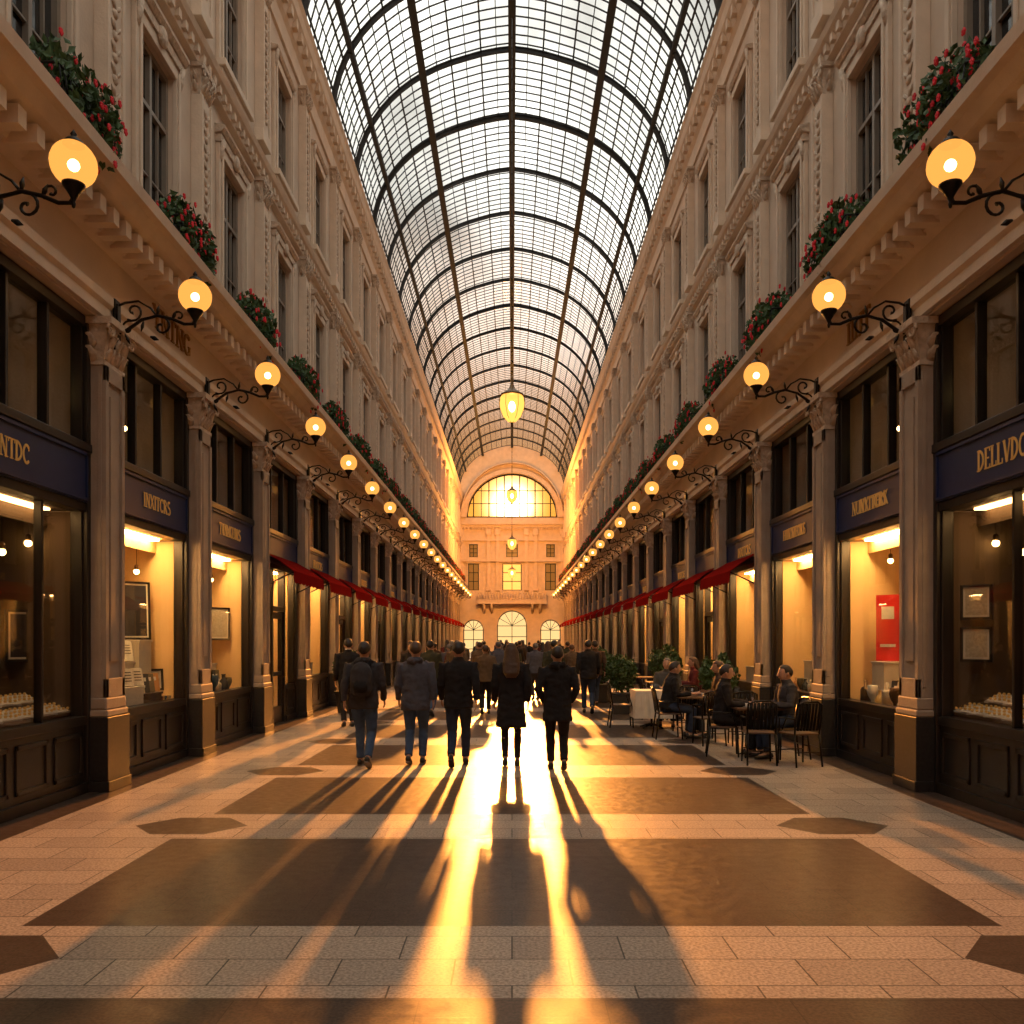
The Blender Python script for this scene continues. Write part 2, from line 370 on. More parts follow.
main=[
 dict(label='person in dark jacket and blue jeans with backpack walking away',jacket=CHAR,trouser=DEN,shoe=SHB,sole=SOLE,hair=HB,phase=-1,stride=.2,hood=True,wide=1.12,pos=(-2.03,11.7),H=1.73),
 dict(label='person in slate grey hooded jacket and jeans walking away',jacket=SLATE,trouser=DEN,shoe=SHB,sole=SOLE,hair=HBR,phase=1,stride=.12,hood=True,wide=1.12,pos=(-1.35,11.95),H=1.73,hem=-.14),
 dict(label='person in black jacket and dark trousers walking away mid-stride',jacket=BLK,trouser=DKD,shoe=SHB,hair=HB,phase=1,stride=.24,wide=1.12,pos=(-.74,11.8),H=1.73),
 dict(label='person with long dark hair in black knee-length coat walking away',jacket=BLK,trouser=BLK,shoe=SHB,hair=HBR,phase=1,stride=.09,long=True,hem=-.36,flare=1.15,wide=1.05,legr=.85,pos=(-.01,11.8),H=1.71),
 dict(label='person in dark long jacket with hands forward in pockets walking away',jacket=BLK,trouser=BLK,shoe=SHB,hair=HB,phase=-1,stride=.14,hood=True,pocket=True,hem=-.22,flare=1.08,wide=1.08,pos=(.61,11.45),H=1.67),
 dict(label='person in dark suit jacket standing near the shopfronts',jacket=BLK,trouser=BLK,shoe=SHB,hair=HB,phase=1,stride=.05,wide=1.08,collar=WHITE,pos=(-3.3,17.2),H=1.78,rz=.3),
 dict(label='person in brown jacket walking along the arcade',jacket=BRN,trouser=DKD,shoe=SHB,hair=HB,phase=1,stride=.2,wide=1.1,pos=(2.2,22.6),H=1.74,rz=.1)]
for P in main:
    o=make_person(P); o.location=(P['pos'][0],P['pos'][1],0); k=P['H']/1.735; o.scale=(k,k,k); o.rotation_euler=(0,0,P.get('rz',0))
b=B(); b.loft([(0,0,0),(0,-.01,.06),(0,-.02,.2),(0,-.01,.34),(0,.01,.42),(0,.02,.45)],[(.1,.05),(.145,.085),(.155,.095),(.145,.085),(.1,.06),(.04,.03)],16,ref=(1,0,0))
bp=fuse(b,.012,'backpack',CHAR,None,.006,2); bp['label']='charcoal backpack worn on the back of a walking person'; bp['category']='backpack'
bp.location=(-2.03,11.7-.2,1.0)
fb=B(); fb.loft([(0,-.09,.05),(0,-.115,.12),(0,-.09,.2)],[(.08,.02),(.1,.03),(.08,.02)],10,ref=(1,0,0)); fb.obj('front_pocket',BLK,bp)
for sg in (-1,1):
    B().loft([(sg*.09,.05,.4),(sg*.11,.12,.47),(sg*.12,.22,.46),(sg*.13,.32,.38),(sg*.13,.33,.2)],[(.022,.008)]*5,8,ref=(1,0,0)).obj('strap',BLK,bp)
B().loft([(-.03,.03,.43),(-.02,.03,.48),(.02,.03,.48),(.03,.03,.43)],.008,6).obj('handle',BLK,bp)
sits=[
 dict(label='person in dark coat seated at cafe table facing across it',jacket=CHAR,hair=HB,trouser=DKD,pos=(4.12,12.65),rz=PI/2+.1),
 dict(label='person in black jacket seated at cafe table facing companion',jacket=BLK,hair=HB,trouser=BLK,pos=(3.18,12.95),rz=-PI/2-.2),
 dict(label='person in black jacket seated at cafe table leaning forward',jacket=BLK,hair=HB,trouser=DKD,pos=(2.76,15.2),rz=-PI/2,lean=.2),
 dict(label='person in brown jacket seated at cafe table in conversation',jacket=BRN,hair=HBR,trouser=BLK,long=True,pos=(3.78,15.3),rz=PI/2,lean=.12),
 dict(label='person with grey hair in grey jacket seated at cafe table',jacket=GRY,hair=HG,trouser=BLK,pos=(3.2,17.6),rz=PI-.2),
 dict(label='person in burgundy jacket seated at cafe table',jacket=BUR,hair=HBR,trouser=BLK,long=True,pos=(4.05,18.8),rz=PI/2)]
for k,P in enumerate(sits):
    P.update(seat=True,shoe=SHB,hi=k<4,wide=1.05); P.setdefault('lean',.1)
    o=make_person(P); x,y=P['pos']; o.location=(x,y,0); o.rotation_euler=(0,0,P['rz'])
cj=[BLK,CHAR,BRN,SLATE,BUR,TAN,OLV,GRY]
protos=[]
for k in range(8):
    P=dict(label='',jacket=cj[k],trouser=[DKD,BLK,DEN,CHAR][k%4],shoe=SHB,hair=[HB,HBR,HB,HG][k%4],phase=1 if k%2 else -1,stride=[.22,.14,.2,.1][k%4],long=(k%3==1),hem=-.3 if k%3==1 else -.1,wide=1.0 if k%3==1 else 1.1,hi=False,group='strolling crowd')
    nm=['black','charcoal','brown','slate grey','burgundy','tan','olive','grey'][k]
    P['label']='person in %s %s walking in the crowd'%(nm,'coat with long hair' if k%3==1 else 'jacket')
    protos.append(make_person(P))
rnd=random.Random(11); spots=[]
tries=0
while len(spots)<50 and tries<9000:
    tries+=1
    y=19.5+36*rnd.random()**1.15; x=rnd.uniform(-2.9,2.0 if y<30 else 2.6)
    if y<23 and -.5<x<.5: continue
    if all((x-a)**2+(y-c)**2>.9**2 for a,c in spots+[(-3.3,17.2),(2.2,22.6)]): spots.append((x,y))
for k,(x,y) in enumerate(spots):
    o=place(protos[k%8],(x,y,0),rnd.uniform(-.25,.25)+(PI if rnd.random()<.35 else 0)); sc=rnd.uniform(.92,1.02); o.scale=(sc,sc,sc)
# ------------------------------------------------------------------ layout
YS=[4.3,7.3,10.1,13.1,16.3,19.6,22.9]
while YS[-1]<79: YS.append(YS[-1]+3.35)
YE=80.2; Y0=-6.0
NB=len(YS)-1
def side(s,lx,y,ly=0):
    return ((-5+lx),y+ly) if s<0 else ((5-lx),y-ly)
def rotz(s): return 0 if s<0 else PI
B().box(-7.2,7.2,Y0-1,YE+40,-.2,0).obj('floor',FLOOR,kind='structure',label='polished cream and dark brown marble inlaid floor',category='floor')
TR=[0]
def trim(b,mats,label):
    TR[0]+=1; return b.obj('trim_%d'%TR[0],mats,kind='structure',label=label,category='trim')
WN=[0]
HW=.58
for s in (-1,1):
    b=B()
    def bx(x0,x1,y0,y1,z0,z1,mi=0):
        a,c=sorted((s*x0,s*x1)); b.box(a,c,y0,y1,z0,z1,mi)
    bx(6.8,7.0,Y0,YE,0,15.5,1)
    bx(4.78,6.8,Y0,YE,5.47,6.72); bx(4.85,5.2,Y0,YE,6.72,7.15)
    bx(4.85,5.2,Y0,YE,9.75,11.3); bx(4.85,5.2,Y0,YE,13.5,15.3); bx(4.85,7.0,Y0,YE,15.3,15.6)
    bx(5.0,6.8,Y0,YS[0]-.24,0,5.47)
    for y in YS: bx(5.0,6.8,y-.23,y+.23 if y<79 else YE,0,5.47)
    for z0,z1 in ((7.15,9.75),(11.3,13.5)):
        prev=Y0
        for i in range(NB):
            m=(YS[i]+YS[i+1])/2
            bx(4.85,5.2,prev,m-HW,z0,z1); prev=m+HW
        bx(4.85,5.2,prev,YE,z0,z1)
    b.obj('wall_left' if s<0 else 'wall_right',[STONE,DARKW],kind='structure',label='warm beige stone arcade facade with rows of window openings',category='wall')
    def prof(pl): return [(s*x,z) for x,z in pl]
    t=B().prism_y(prof([(4.8,6.3),(4.62,6.34),(4.55,6.45),(4.3,6.55),(4.22,6.66),(4.14,6.68),(4.12,6.8),(4.2,6.88),(4.9,6.9),(4.9,6.3)]),Y0,YE)
    yy=3.0
    while yy<YE-.2:
        a,c=sorted((s*4.34,s*4.66)); t.box(a,c,yy,yy+.13,6.30,6.47); yy+=.30
    trim(t,STONE2,'projecting stone cornice with dentil blocks above shopfronts')
    t=B().prism_y(prof([(4.8,5.5),(4.72,5.5),(4.72,5.62),(4.68,5.66),(4.68,5.76),(4.8,5.8)]),Y0,YE)
    trim(t,STONE2,'stepped stone architrave moulding above pilasters')
    t=B().prism_y(prof([(4.9,10.45),(4.75,10.5),(4.74,10.6),(4.64,10.70),(4.60,10.78),(4.64,10.84),(4.9,10.88)]),Y0,YE)
    yy=6.0
    while yy<YE-.2:
        a,c=sorted((s*4.68,s*4.76)); t.box(a,c,yy,yy+.1,10.54,10.66); yy+=.24
    trim(t,STONE2,'stone string course with small dentils between storeys')
    t=B().prism_y(prof([(4.9,14.3),(4.8,14.35),(4.78,14.7),(4.72,14.8),(4.68,14.95),(4.58,15.1),(4.55,15.3),(4.50,15.4),(4.55,15.56),(4.95,15.6)]),Y0,YE)
    yy=9.0
    while yy<YE-.2:
        a,c=sorted((s*4.6,s*4.76)); t.box(a,c,yy,yy+.16,14.85,15.05); yy+=.42
    trim(t,STONE2,'heavy crowning stone cornice below the glass vault')
    t=B().prism_y(prof([(4.86,6.9),(4.74,6.9),(4.74,7.02),(4.82,7.08),(4.86,7.1)]),Y0,YE)
    t.prism_y(prof([(4.86,10.95),(4.78,10.95),(4.78,11.1),(4.82,11.16),(4.86,11.18)]),Y0,YE)
    trim(t,STONE2,'narrow stone plinth band at foot of upper storeys')
B().box(-7,7,Y0-.3,Y0,0,16).obj('wall_light_block',STONE,kind='structure',label='plain beige stone wall added out of view to block sky light',category='wall')  # unseen wall added behind the camera to keep sky light out
# ------------------------------------------------------------------ pilasters
def capital(b,w,d,z0,h,mi=0):
    b.prism_z([(0,-w),(d,-w),(d,w),(0,w)],z0,z0+h*.1,mi)
    b.add([(0,-w*.9,z0),(d*.9,-w*.9,z0),(d*.9,w*.9,z0),(0,w*.9,z0),(0,-w*1.15,z0+h*.85),(d*1.2,-w*1.15,z0+h*.85),(d*1.2,w*1.15,z0+h*.85),(0,w*1.15,z0+h*.85)],
          [(0,1,2,3),(4,5,6,7),(0,1,5,4),(1,2,6,5),(2,3,7,6),(3,0,4,7)],mi)
    b.prism_z([(0,-w*1.3),(d*1.4,-w*1.3),(d*1.4,w*1.3),(0,w*1.3)],z0+h*.85,z0+h,mi)
    for row,(zz,n) in enumerate(((.08,4),(.36,3))):
        for k in range(n):
            y=-w*.85+1.7*w*(k+.5)/n; x=d*(.92+.1*row); hh=h*.34
            b.loft([(x,y,z0+zz*h),(x+.03,y,z0+zz*h+hh*.5),(x+.07,y,z0+zz*h+hh*.85),(x+.10,y,z0+zz*h+hh*.8)],[(.02,w*.2),(.022,w*.26),(.02,w*.2),(.01,w*.1)],6,mi,ref=(1,0,0))
        for sg in (-1,1):
            b.loft([(d*.5,sg*w*.95,z0+zz*h),(d*.5,sg*(w+.03),z0+zz*h+hh*.5),(d*.5,sg*(w+.08),z0+zz*h+hh*.85)],[(d*.2,.02),(d*.25,.02),(d*.1,.01)],6,mi,ref=(1,0,0))
    for sg in (-1,1):
        pts=[];rd=[]
        for k in range(15):
            a=k/14*3.4*PI; r=.09*w/.26*(1-k/16)
            pts.append((d*1.2+.02,sg*w+sg*r*math.cos(a),z0+h*.72+r*math.sin(a))); rd.append(.022*w/.26*(1-.4*k/14))
        b.loft(pts,rd,6,mi)
    b.sphere((d*1.35,0,z0+h*.88),(.03,.05,.05),8,5,mi)
def make_pilaster():
    r=empty('pilaster',label='grey stone pilaster with carved leafy capital and black granite base',category='pilaster',group='ground floor pilasters')
    b=B(); b.box(0,.37,-.29,.29,0,.12); b.box(0,.35,-.28,.28,.12,.86); bev(b.obj('plinth',GRAN,r,label='black granite plinth'))
    b=B(); b.prism_z([(0,-.27),(.34,-.27),(.34,.27),(0,.27)],.86,.94); b.prism_z([(0,-.255),(.32,-.255),(.32,.255),(0,.255)],.94,1.08)
    bev(b.obj('base',SHAFT,r),.02,3)
    b=B(); b.box(0,.28,-.24,.24,1.08,4.93)
    for y0,y1 in ((-.24,-.17),(.17,.24)): b.box(.27,.31,y0,y1,1.08,4.93)
    b.box(.27,.31,-.24,.24,1.08,1.3);b.box(.27,.31,-.24,.24,4.75,4.93); b.box(.275,.3,-.1,.1,1.5,4.6)
    for y0,y1 in ((-.25,-.24),(.24,.25)):
        b.box(.03,.08,y0,y1,1.2,4.85);b.box(.21,.26,y0,y1,1.2,4.85)
    bev(b.obj('shaft',SHAFT,r),.008)
    b=B(); capital(b,.26,.3,4.93,.53); b.obj('capital',ORN,r)
    return r
PIL=make_pilaster()
def make_upper_pilaster():
    r=empty('upper_pilaster',label='slender carved stone pilaster between upper windows',category='pilaster',group='upper floor pilasters')
    b=B(); b.box(0,.18,-.26,.26,0,.25); b.box(0,.15,-.22,.22,.25,2.9)
    for y0,y1 in ((-.22,-.16),(.16,.22)): b.box(.14,.18,y0,y1,.25,2.9)
    bev(b.obj('shaft',STONE2,r),.008)
    b=B()
    for k in range(9):
        z=.5+k*.26; b.sphere((.15,0,z),(.035,.07,.06),8,5)
        b.loft([(.15,0,z+.02),(.17,.07,z+.1),(.16,.1,z+.15)],[.02,.025,.008],5); b.loft([(.15,0,z+.02),(.17,-.07,z+.1),(.16,-.1,z+.15)],[.02,.025,.008],5)
    b.obj('relief_ornament',ORN,r)
    b=B(); capital(b,.22,.15,2.9,.45); b.obj('capital',ORN,r)
    return r
UPL=make_upper_pilaster()
for s in (-1,1):
    for y in YS[:-1]:
        x,_=side(s,0,y); place(PIL,(x,y,0),rotz(s))
        if y>7:
            x,_=side(s,.15,y)
            place(UPL,(x,y,7.1),rotz(s)); place(UPL,(x,y,11.16),rotz(s),(1,1,.94))
# ------------------------------------------------------------------ upper windows
def make_window(h,ped):
    b=B(); w=HW
    for y0,y1 in ((-w,-w+.07),(w-.07,w),(-.035,.035)): b.box(-.14,-.06,y0,y1,0,h)
    for z0,z1 in ((0,.08),(h-.08,h),(h*.68,h*.68+.06)): b.box(-.14,-.06,-w,w,z0,z1)
    for y in (-w/2,w/2): b.box(-.12,-.08,y-.012,y+.012,0,h)
    b.box(-.12,-.08,-w,w,h*.34-.012,h*.34+.012)
    root=b.obj('window_0',WINFR)
    b=B(); b.box(-.16,-.125,-w,w,0,h); b.obj('pane',PANE,root,label='dark reflective window pane')
    b=B()
    for sg in (-1,1):
        y0,y1=sorted((sg*w,sg*(w+.16))); b.box(-.0,.07,y0,y1,-.05,h+.16)
        y0,y1=sorted((sg*(w+.02),sg*(w+.08))); b.box(.07,.10,y0,y1,0,h+.1)
    b.box(0,.07,-w,w,h,h+.16); b.box(0,.18,-w-.2,w+.2,-.16,-.04); b.box(0,.12,-w-.16,w+.16,-.26,-.16)
    bev(b.obj('surround',STONE2,root,label='moulded stone window surround'),.01)
    b=B()
    if ped:
        b.box(0,.10,-w-.18,w+.18,h+.16,h+.28); b.prism_y([(0,h+.28),(.12,h+.30),(.17,h+.36),(.17,h+.40),(0,h+.43)],-w-.22,w+.22)
        b.sphere((.1,0,h+.2),(.06,.14,.14),10,7)
    else: b.prism_y([(0,h+.16),(.10,h+.18),(.14,h+.24),(0,h+.28)],-w-.2,w+.2)
    for sg in (-1,1):
        b.loft([(.04,sg*(w+.1),h-.15),(.08,sg*(w+.1),h),(.11,sg*(w+.1),h+.2)],[(.03,.05),(.04,.06),(.04,.06)],6,ref=(1,0,0))
    b.obj('hood_mould',ORN,root)
    root['kind']='structure'; root['category']='window'; root['group']='upper facade windows'
    return root
W1=make_window(2.6,True); W1['label']='tall casement window in carved stone surround with hood'; W1.name='window_tall'
W2=make_window(2.2,False); W2['label']='shorter top-storey casement window in plain stone surround'; W2.name='window_short'
KIDS['window_tall'];KIDS['window_short']
wins=[]
for s in (-1,1):
    for i in range(NB):
        m=(YS[i]+YS[i+1])/2
        if m<7: continue
        x,_=side(s,.15,m)
        for P,z in ((W1,7.15),(W2,11.3)): wins.append(place(P,(x,m,z),rotz(s)))
for o in wins: WN[0]+=1; o.name='window_%d'%WN[0]
# ------------------------------------------------------------------ serif lettering
def ribbon(b,pts,w,x0=0,x1=.008):
    ws=w if isinstance(w,list) else [w]*len(pts)
    for i in range(len(pts)-1):
        (a,c),(d,e)=pts[i],pts[i+1]; L=math.hypot(d-a,e-c)
        if L<1e-6: continue
        n=(-(e-c)/L,(d-a)/L); p,q=ws[i]/2,ws[i+1]/2
        b.prism_x([(a+n[0]*p,c+n[1]*p),(d+n[0]*q,e+n[1]*q),(d-n[0]*q,e-n[1]*q),(a-n[0]*p,c-n[1]*p)],x0,x1)
TK,TN,SF=.17,.075,.06
def arc_(cx,cz,rx,rz,a0,a1,n=14): return [(cx+rx*math.cos(math.radians(a0+(a1-a0)*k/n)),cz+rz*math.sin(math.radians(a0+(a1-a0)*k/n))) for k in range(n+1)]
def LET(ch):
    S=[]; st=lambda x,w=TK,z0=0,z1=1: (S.append(([(x,z0),(x,z1)],w)), z0==0 and sf(x,.03), z1==1 and sf(x,.97))
    def sf(x,z,h=.17): S.append(([(x-h,z),(x+h,z)],SF))
    bar=lambda x0,x1,z,w=TN: S.append(([(x0,z),(x1,z)],w))
    W=.8
    if ch=='A': S+=[([(.1,0),(.42,1)],TN),([(.40,1),(.74,0)],TK)]; bar(.2,.62,.33); sf(.1,.03,.12); sf(.74,.03,.14); W=.86
    elif ch=='C': S.append((arc_(.45,.5,.36,.45,45,315),TK*.85)); S.append(([(.72,.68),(.72,.92)],SF)); W=.84
    elif ch=='D': st(.16); S.append((arc_(.16,.5,.56,.455,-90,90),TK*.8)); W=.88
    elif ch=='E': st(.16); bar(.16,.62,.97);bar(.16,.52,.5);bar(.16,.64,.03); S.append(([(.62,.8),(.62,1)],SF)); S.append(([(.64,0),(.64,.2)],SF)); W=.76
    elif ch=='G': S.append((arc_(.45,.5,.36,.45,45,315),TK*.85)); S.append(([(.72,.06),(.72,.44)],TK*.7)); sf(.72,.44,.12); W=.9
    elif ch=='H': st(.16);st(.7); bar(.16,.7,.5); W=.9
    elif ch=='I': st(.2); W=.42
    elif ch=='J': st(.36,TK,.2,1); S.append((arc_(.18,.22,.18,.22,0,-130),TN)); W=.58
    elif ch=='K': st(.16); S+=[([(.68,1),(.2,.45)],TN),([(.32,.58),(.74,0)],TK)]; sf(.68,.97,.12); sf(.74,.03,.12); W=.86
    elif ch=='L': st(.16); bar(.16,.62,.03); S.append(([(.62,0),(.62,.24)],SF)); W=.72
    elif ch=='M': st(.12,TN); st(.88); S+=[([(.12,1),(.48,.1)],TK),([(.48,.1),(.88,1)],TN)]; W=1.06
    elif ch=='N': st(.14,TN); st(.74,TN); S.append(([(.14,1),(.74,0)],TK)); W=.92
    elif ch=='O': S.append((arc_(.45,.5,.36,.455,0,360,24),TK*.8)); W=.92
    elif ch=='R': st(.16); S.append((arc_(.16,.74,.42,.225,-90,90),TK*.7)); S.append(([(.36,.5),(.74,0)],TK)); sf(.74,.03,.1); W=.84
    elif ch=='S': S.append((arc_(.36,.74,.24,.22,40,270)+arc_(.36,.27,.26,.24,90,-140),TK*.75)); W=.7
    elif ch=='T': st(.4); bar(.06,.74,.97); S+=[([(.06,.8),(.06,1)],SF),([(.74,.8),(.74,1)],SF)]; W=.8
    elif ch=='U': st(.16,TK,.3,1); st(.7,TN,.3,1); S.append((arc_(.43,.3,.27,.27,180,360),TK*.6)); W=.88
    elif ch=='V': S+=[([(.08,1),(.42,0)],TK),([(.42,0),(.74,1)],TN)]; sf(.08,.97,.13); sf(.74,.97,.12); W=.84
    elif ch=='X': S+=[([(.08,1),(.74,0)],TK),([(.08,0),(.74,1)],TN)]; sf(.08,.97,.12); sf(.74,.97,.12); sf(.08,.03,.12); sf(.74,.03,.12); W=.84
    elif ch=='Y': S+=[([(.08,1),(.42,.45)],TK),([(.42,.45),(.76,1)],TN)]; st(.42,TK,0,.46); sf(.08,.97,.12); sf(.76,.97,.12); W=.86
    else: W=.45
    return S,W
def text_b(txt,h,adv=1.0,ext=.008):
    b=B(); x=0; items=[]
    for ch in txt:
        S,W=LET(ch); items.append((x,S)); x+=W*adv
    tot=x
    for x0,S in items:
        for pts,w in S: ribbon(b,[((x0+p*adv-tot/2)*h,(q-.5)*h) for p,q in pts],w*h*.9,0,ext)
    return b
# ------------------------------------------------------------------ shopfronts
def make_shop(kind):
    W=1.4
    r=empty('shopfront',label='dark wooden shopfront with display window, navy fascia and transom lights',category='shopfront',group='arcade shopfronts')
    b=B()
    for sg in (-1,1):
        y0,y1=sorted((sg*W,sg*(W-.1))); b.box(-.06,.14,y0,y1,0,5.46)
        y0,y1=sorted((sg*(W-.1),sg*(W-.14))); b.box(-.03,.09,y0,y1,.8,5.4)
    b.box(-.06,.16,-W,W,3.9,4.0); b.box(-.06,.12,-W,W,5.34,5.46); b.box(-.06,.12,-W,W,3.22,3.32)
    for y in (-.45,.45): b.box(-.04,.07,y-.03,y+.03,4.0,5.34)
    if kind=='door':
        b.box(-.05,.1,-.5,-.42,0,3.22); b.box(-.05,.1,.42,.5,0,3.22); b.box(-.05,.1,-.5,.5,2.35,2.45)
    else:
        b.box(-.06,.13,-W,W,.78,.88)
        if kind=='dim': b.box(-.03,.06,.32,.37,.88,3.22)
    bev(b.obj('frame',WOODK,r),.008)
    segs=[(-W+.1,W-.1)] if kind!='door' else [(-W+.1,-.5),(.5,W-.1)]
    for a,c in segs:
        b=B(); b.box(-.06,.1,a,c,0,.78); b.box(.1,.14,a,c,0,.12)
        n=3 if kind!='door' else 1
        for k in range(n):
            p=a+(c-a)*k/n+.08; q=a+(c-a)*(k+1)/n-.08
            b.box(.095,.12,p,q,.2,.25);b.box(.095,.12,p,q,.65,.7);b.box(.095,.12,p,p+.05,.2,.7);b.box(.095,.12,q-.05,q,.2,.7)
        bev(b.obj('stall_riser',WOODK,r,label='panelled dark wood base'),.006)
    z0=.88 if kind!='door' else .78
    for a,c in segs:
        B().box(0,.012,a,c,z0,3.22).obj('display_glass',SGLASS,r,label='clear shop window glass')
    b=B(); b.box(0,.012,-W+.1,W-.1,4.0,5.34); b.obj('transom_glass',SGLASS,r,label='clear transom glass')
    b=B(); b.box(-.04,.14,-W+.1,W-.1,3.32,3.9)
    for z in (3.34,3.85): b.box(.135,.16,-W+.12,W-.12,z,z+.03)
    for y in (-W+.12,W-.15): b.box(.135,.16,y,y+.03,3.34,3.88)
    b.obj('sign_board',NAVY,r,label='navy blue fascia board')
    if kind=='door':
        d=B()
        for y0,y1 in ((-.41,-.3),(.3,.41)): d.box(.0,.06,y0,y1,.02,2.33)
        for z0_,z1_ in ((.02,.35),(2.2,2.33),(1.0,1.08)): d.box(0,.06,-.3,.3,z0_,z1_)
        dd=d.obj('door',WOODK,r,label='glazed dark wood shop door')
        B().box(.02,.03,-.3,.3,.35,2.2).obj('door_glass',SGLASS,dd)
        B().loft([(.1,.34,.95),(.13,.34,1.0),(.13,.34,1.3),(.1,.34,1.35)],.012,6).obj('handle',BRONZE,dd,label='brass pull handle')
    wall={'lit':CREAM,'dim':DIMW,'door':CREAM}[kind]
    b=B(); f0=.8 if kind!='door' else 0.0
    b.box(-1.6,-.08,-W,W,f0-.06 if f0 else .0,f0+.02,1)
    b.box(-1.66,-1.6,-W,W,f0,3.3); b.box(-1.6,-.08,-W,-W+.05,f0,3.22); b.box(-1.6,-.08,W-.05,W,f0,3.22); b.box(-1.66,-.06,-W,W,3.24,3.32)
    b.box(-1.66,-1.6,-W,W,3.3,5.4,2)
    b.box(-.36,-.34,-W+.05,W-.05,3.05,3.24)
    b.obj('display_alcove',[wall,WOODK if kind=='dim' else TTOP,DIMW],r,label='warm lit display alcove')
    b=B(); b.box(-.33,-.20,-1.1,1.1,3.21,3.235); b.obj('ceiling_light',SHOPD if kind=='dim' else SHOPL,r,label='glowing warm ceiling light strip')
    return r
SH={k:make_shop(k) for k in ('lit','dim','door')}
TXT={(-1,0):('NTDC',.2,-.44),(-1,1):('INXITCRS',.19,.1),(-1,2):('TUILKUMS',.2,0),(1,0):('DELLVDOR',.22,.36),(1,1):('NUNYTTERK',.19,0),(1,2):('HIIT NIETTE',.18,0)}
BAYS={}
for s in (-1,1):
    for i in range(NB):
        m=(YS[i]+YS[i+1])/2; sp=YS[i+1]-YS[i]
        j=i-1
        kind='dim' if j<=0 else ('lit' if j<3 else ('door' if (j+(s>0))%2 else 'lit'))
        x,_=side(s,0,m)
        o=place(SH[kind],(x,m,0),rotz(s),(1,(sp-.5)/2.8,1))
        BAYS[(s,j)]=(m,kind)
        o['label']={'dim':'dark wooden shopfront with dim jewellery display and navy fascia','lit':'dark wooden shopfront with bright warm display window and navy fascia','door':'dark wooden shopfront with glazed central door and lit windows'}[kind]
        t=TXT.get((s,j))
        if t:
            l=text_b(t[0],t[1],.84 if t[0]=='DELLVDOR' else .9).obj('lettering',GOLD)
            sb=[c for c in o.children if c.name.startswith('sign_board')][0]
            l.parent=sb; l.location=(.141,t[2],3.61); l['label']='gold serif capital letters on fascia'
GOLDD=pm('dark_gilt_letter',(.30,.15,.03),.45,.4)
for s,t,y in ((-1,'YNTNG',12.0),(1,'IIIJT',11.75)):
    l=text_b(t,.30,1.0,.03).obj('facade_lettering',GOLDD)
    l.location=(s*4.785,y,6.08); l.rotation_euler=(0,0,rotz(s)); l['label']='small gold letters on the stone entablature'; l['category']='lettering'
# ------------------------------------------------------------------ awnings
def make_awning():
    r=empty('awning',label='deep red canvas awning over a shopfront',category='awning',group='red shop awnings')
    b=B(); W=1.4; n=12; vs=[];fs=[]
    for k in range(n+1):
        y=-W+2*W*k/n
        vs+=[(.16,y,3.48),(.45,y,3.32),(.75,y,3.10)]
    for k in range(n):
        for q in range(2): fs.append((k*3+q,k*3+q+1,(k+1)*3+q+1,(k+1)*3+q))
    b.add(vs,fs); o=b.obj('canopy',RED,r); m=o.modifiers.new('S','SOLIDIFY'); m.thickness=.015
    b=B(); vs=[];fs=[]
    N=36
    for k in range(N+1):
        y=-W+2*W*k/N; dz=.2+.04*abs(math.sin(PI*k/4)); vs+=[(.75,y,3.10),(.765,y,3.10-dz)]
    for k in range(N): fs.append((2*k,2*k+1,2*k+3,2*k+2))
    b.add(vs,fs); o=b.obj('valance',RED,r,label='scalloped red valance'); m=o.modifiers.new('S','SOLIDIFY'); m.thickness=.012
    for sg in (-1,1):
        B().loft([(.14,sg*1.36,2.8),(.45,sg*1.36,2.95),(.74,sg*1.36,3.08)],.015,6).obj('arm',IRON,r,label='thin black iron arm')
    return r
AW=make_awning()
for s in (-1,1):
    for i in range(4,NB-1):
        m=(YS[i]+YS[i+1])/2; x,_=side(s,0,m); place(AW,(x,m,0),rotz(s),(1,(YS[i+1]-YS[i]-.7)/2.8,1))
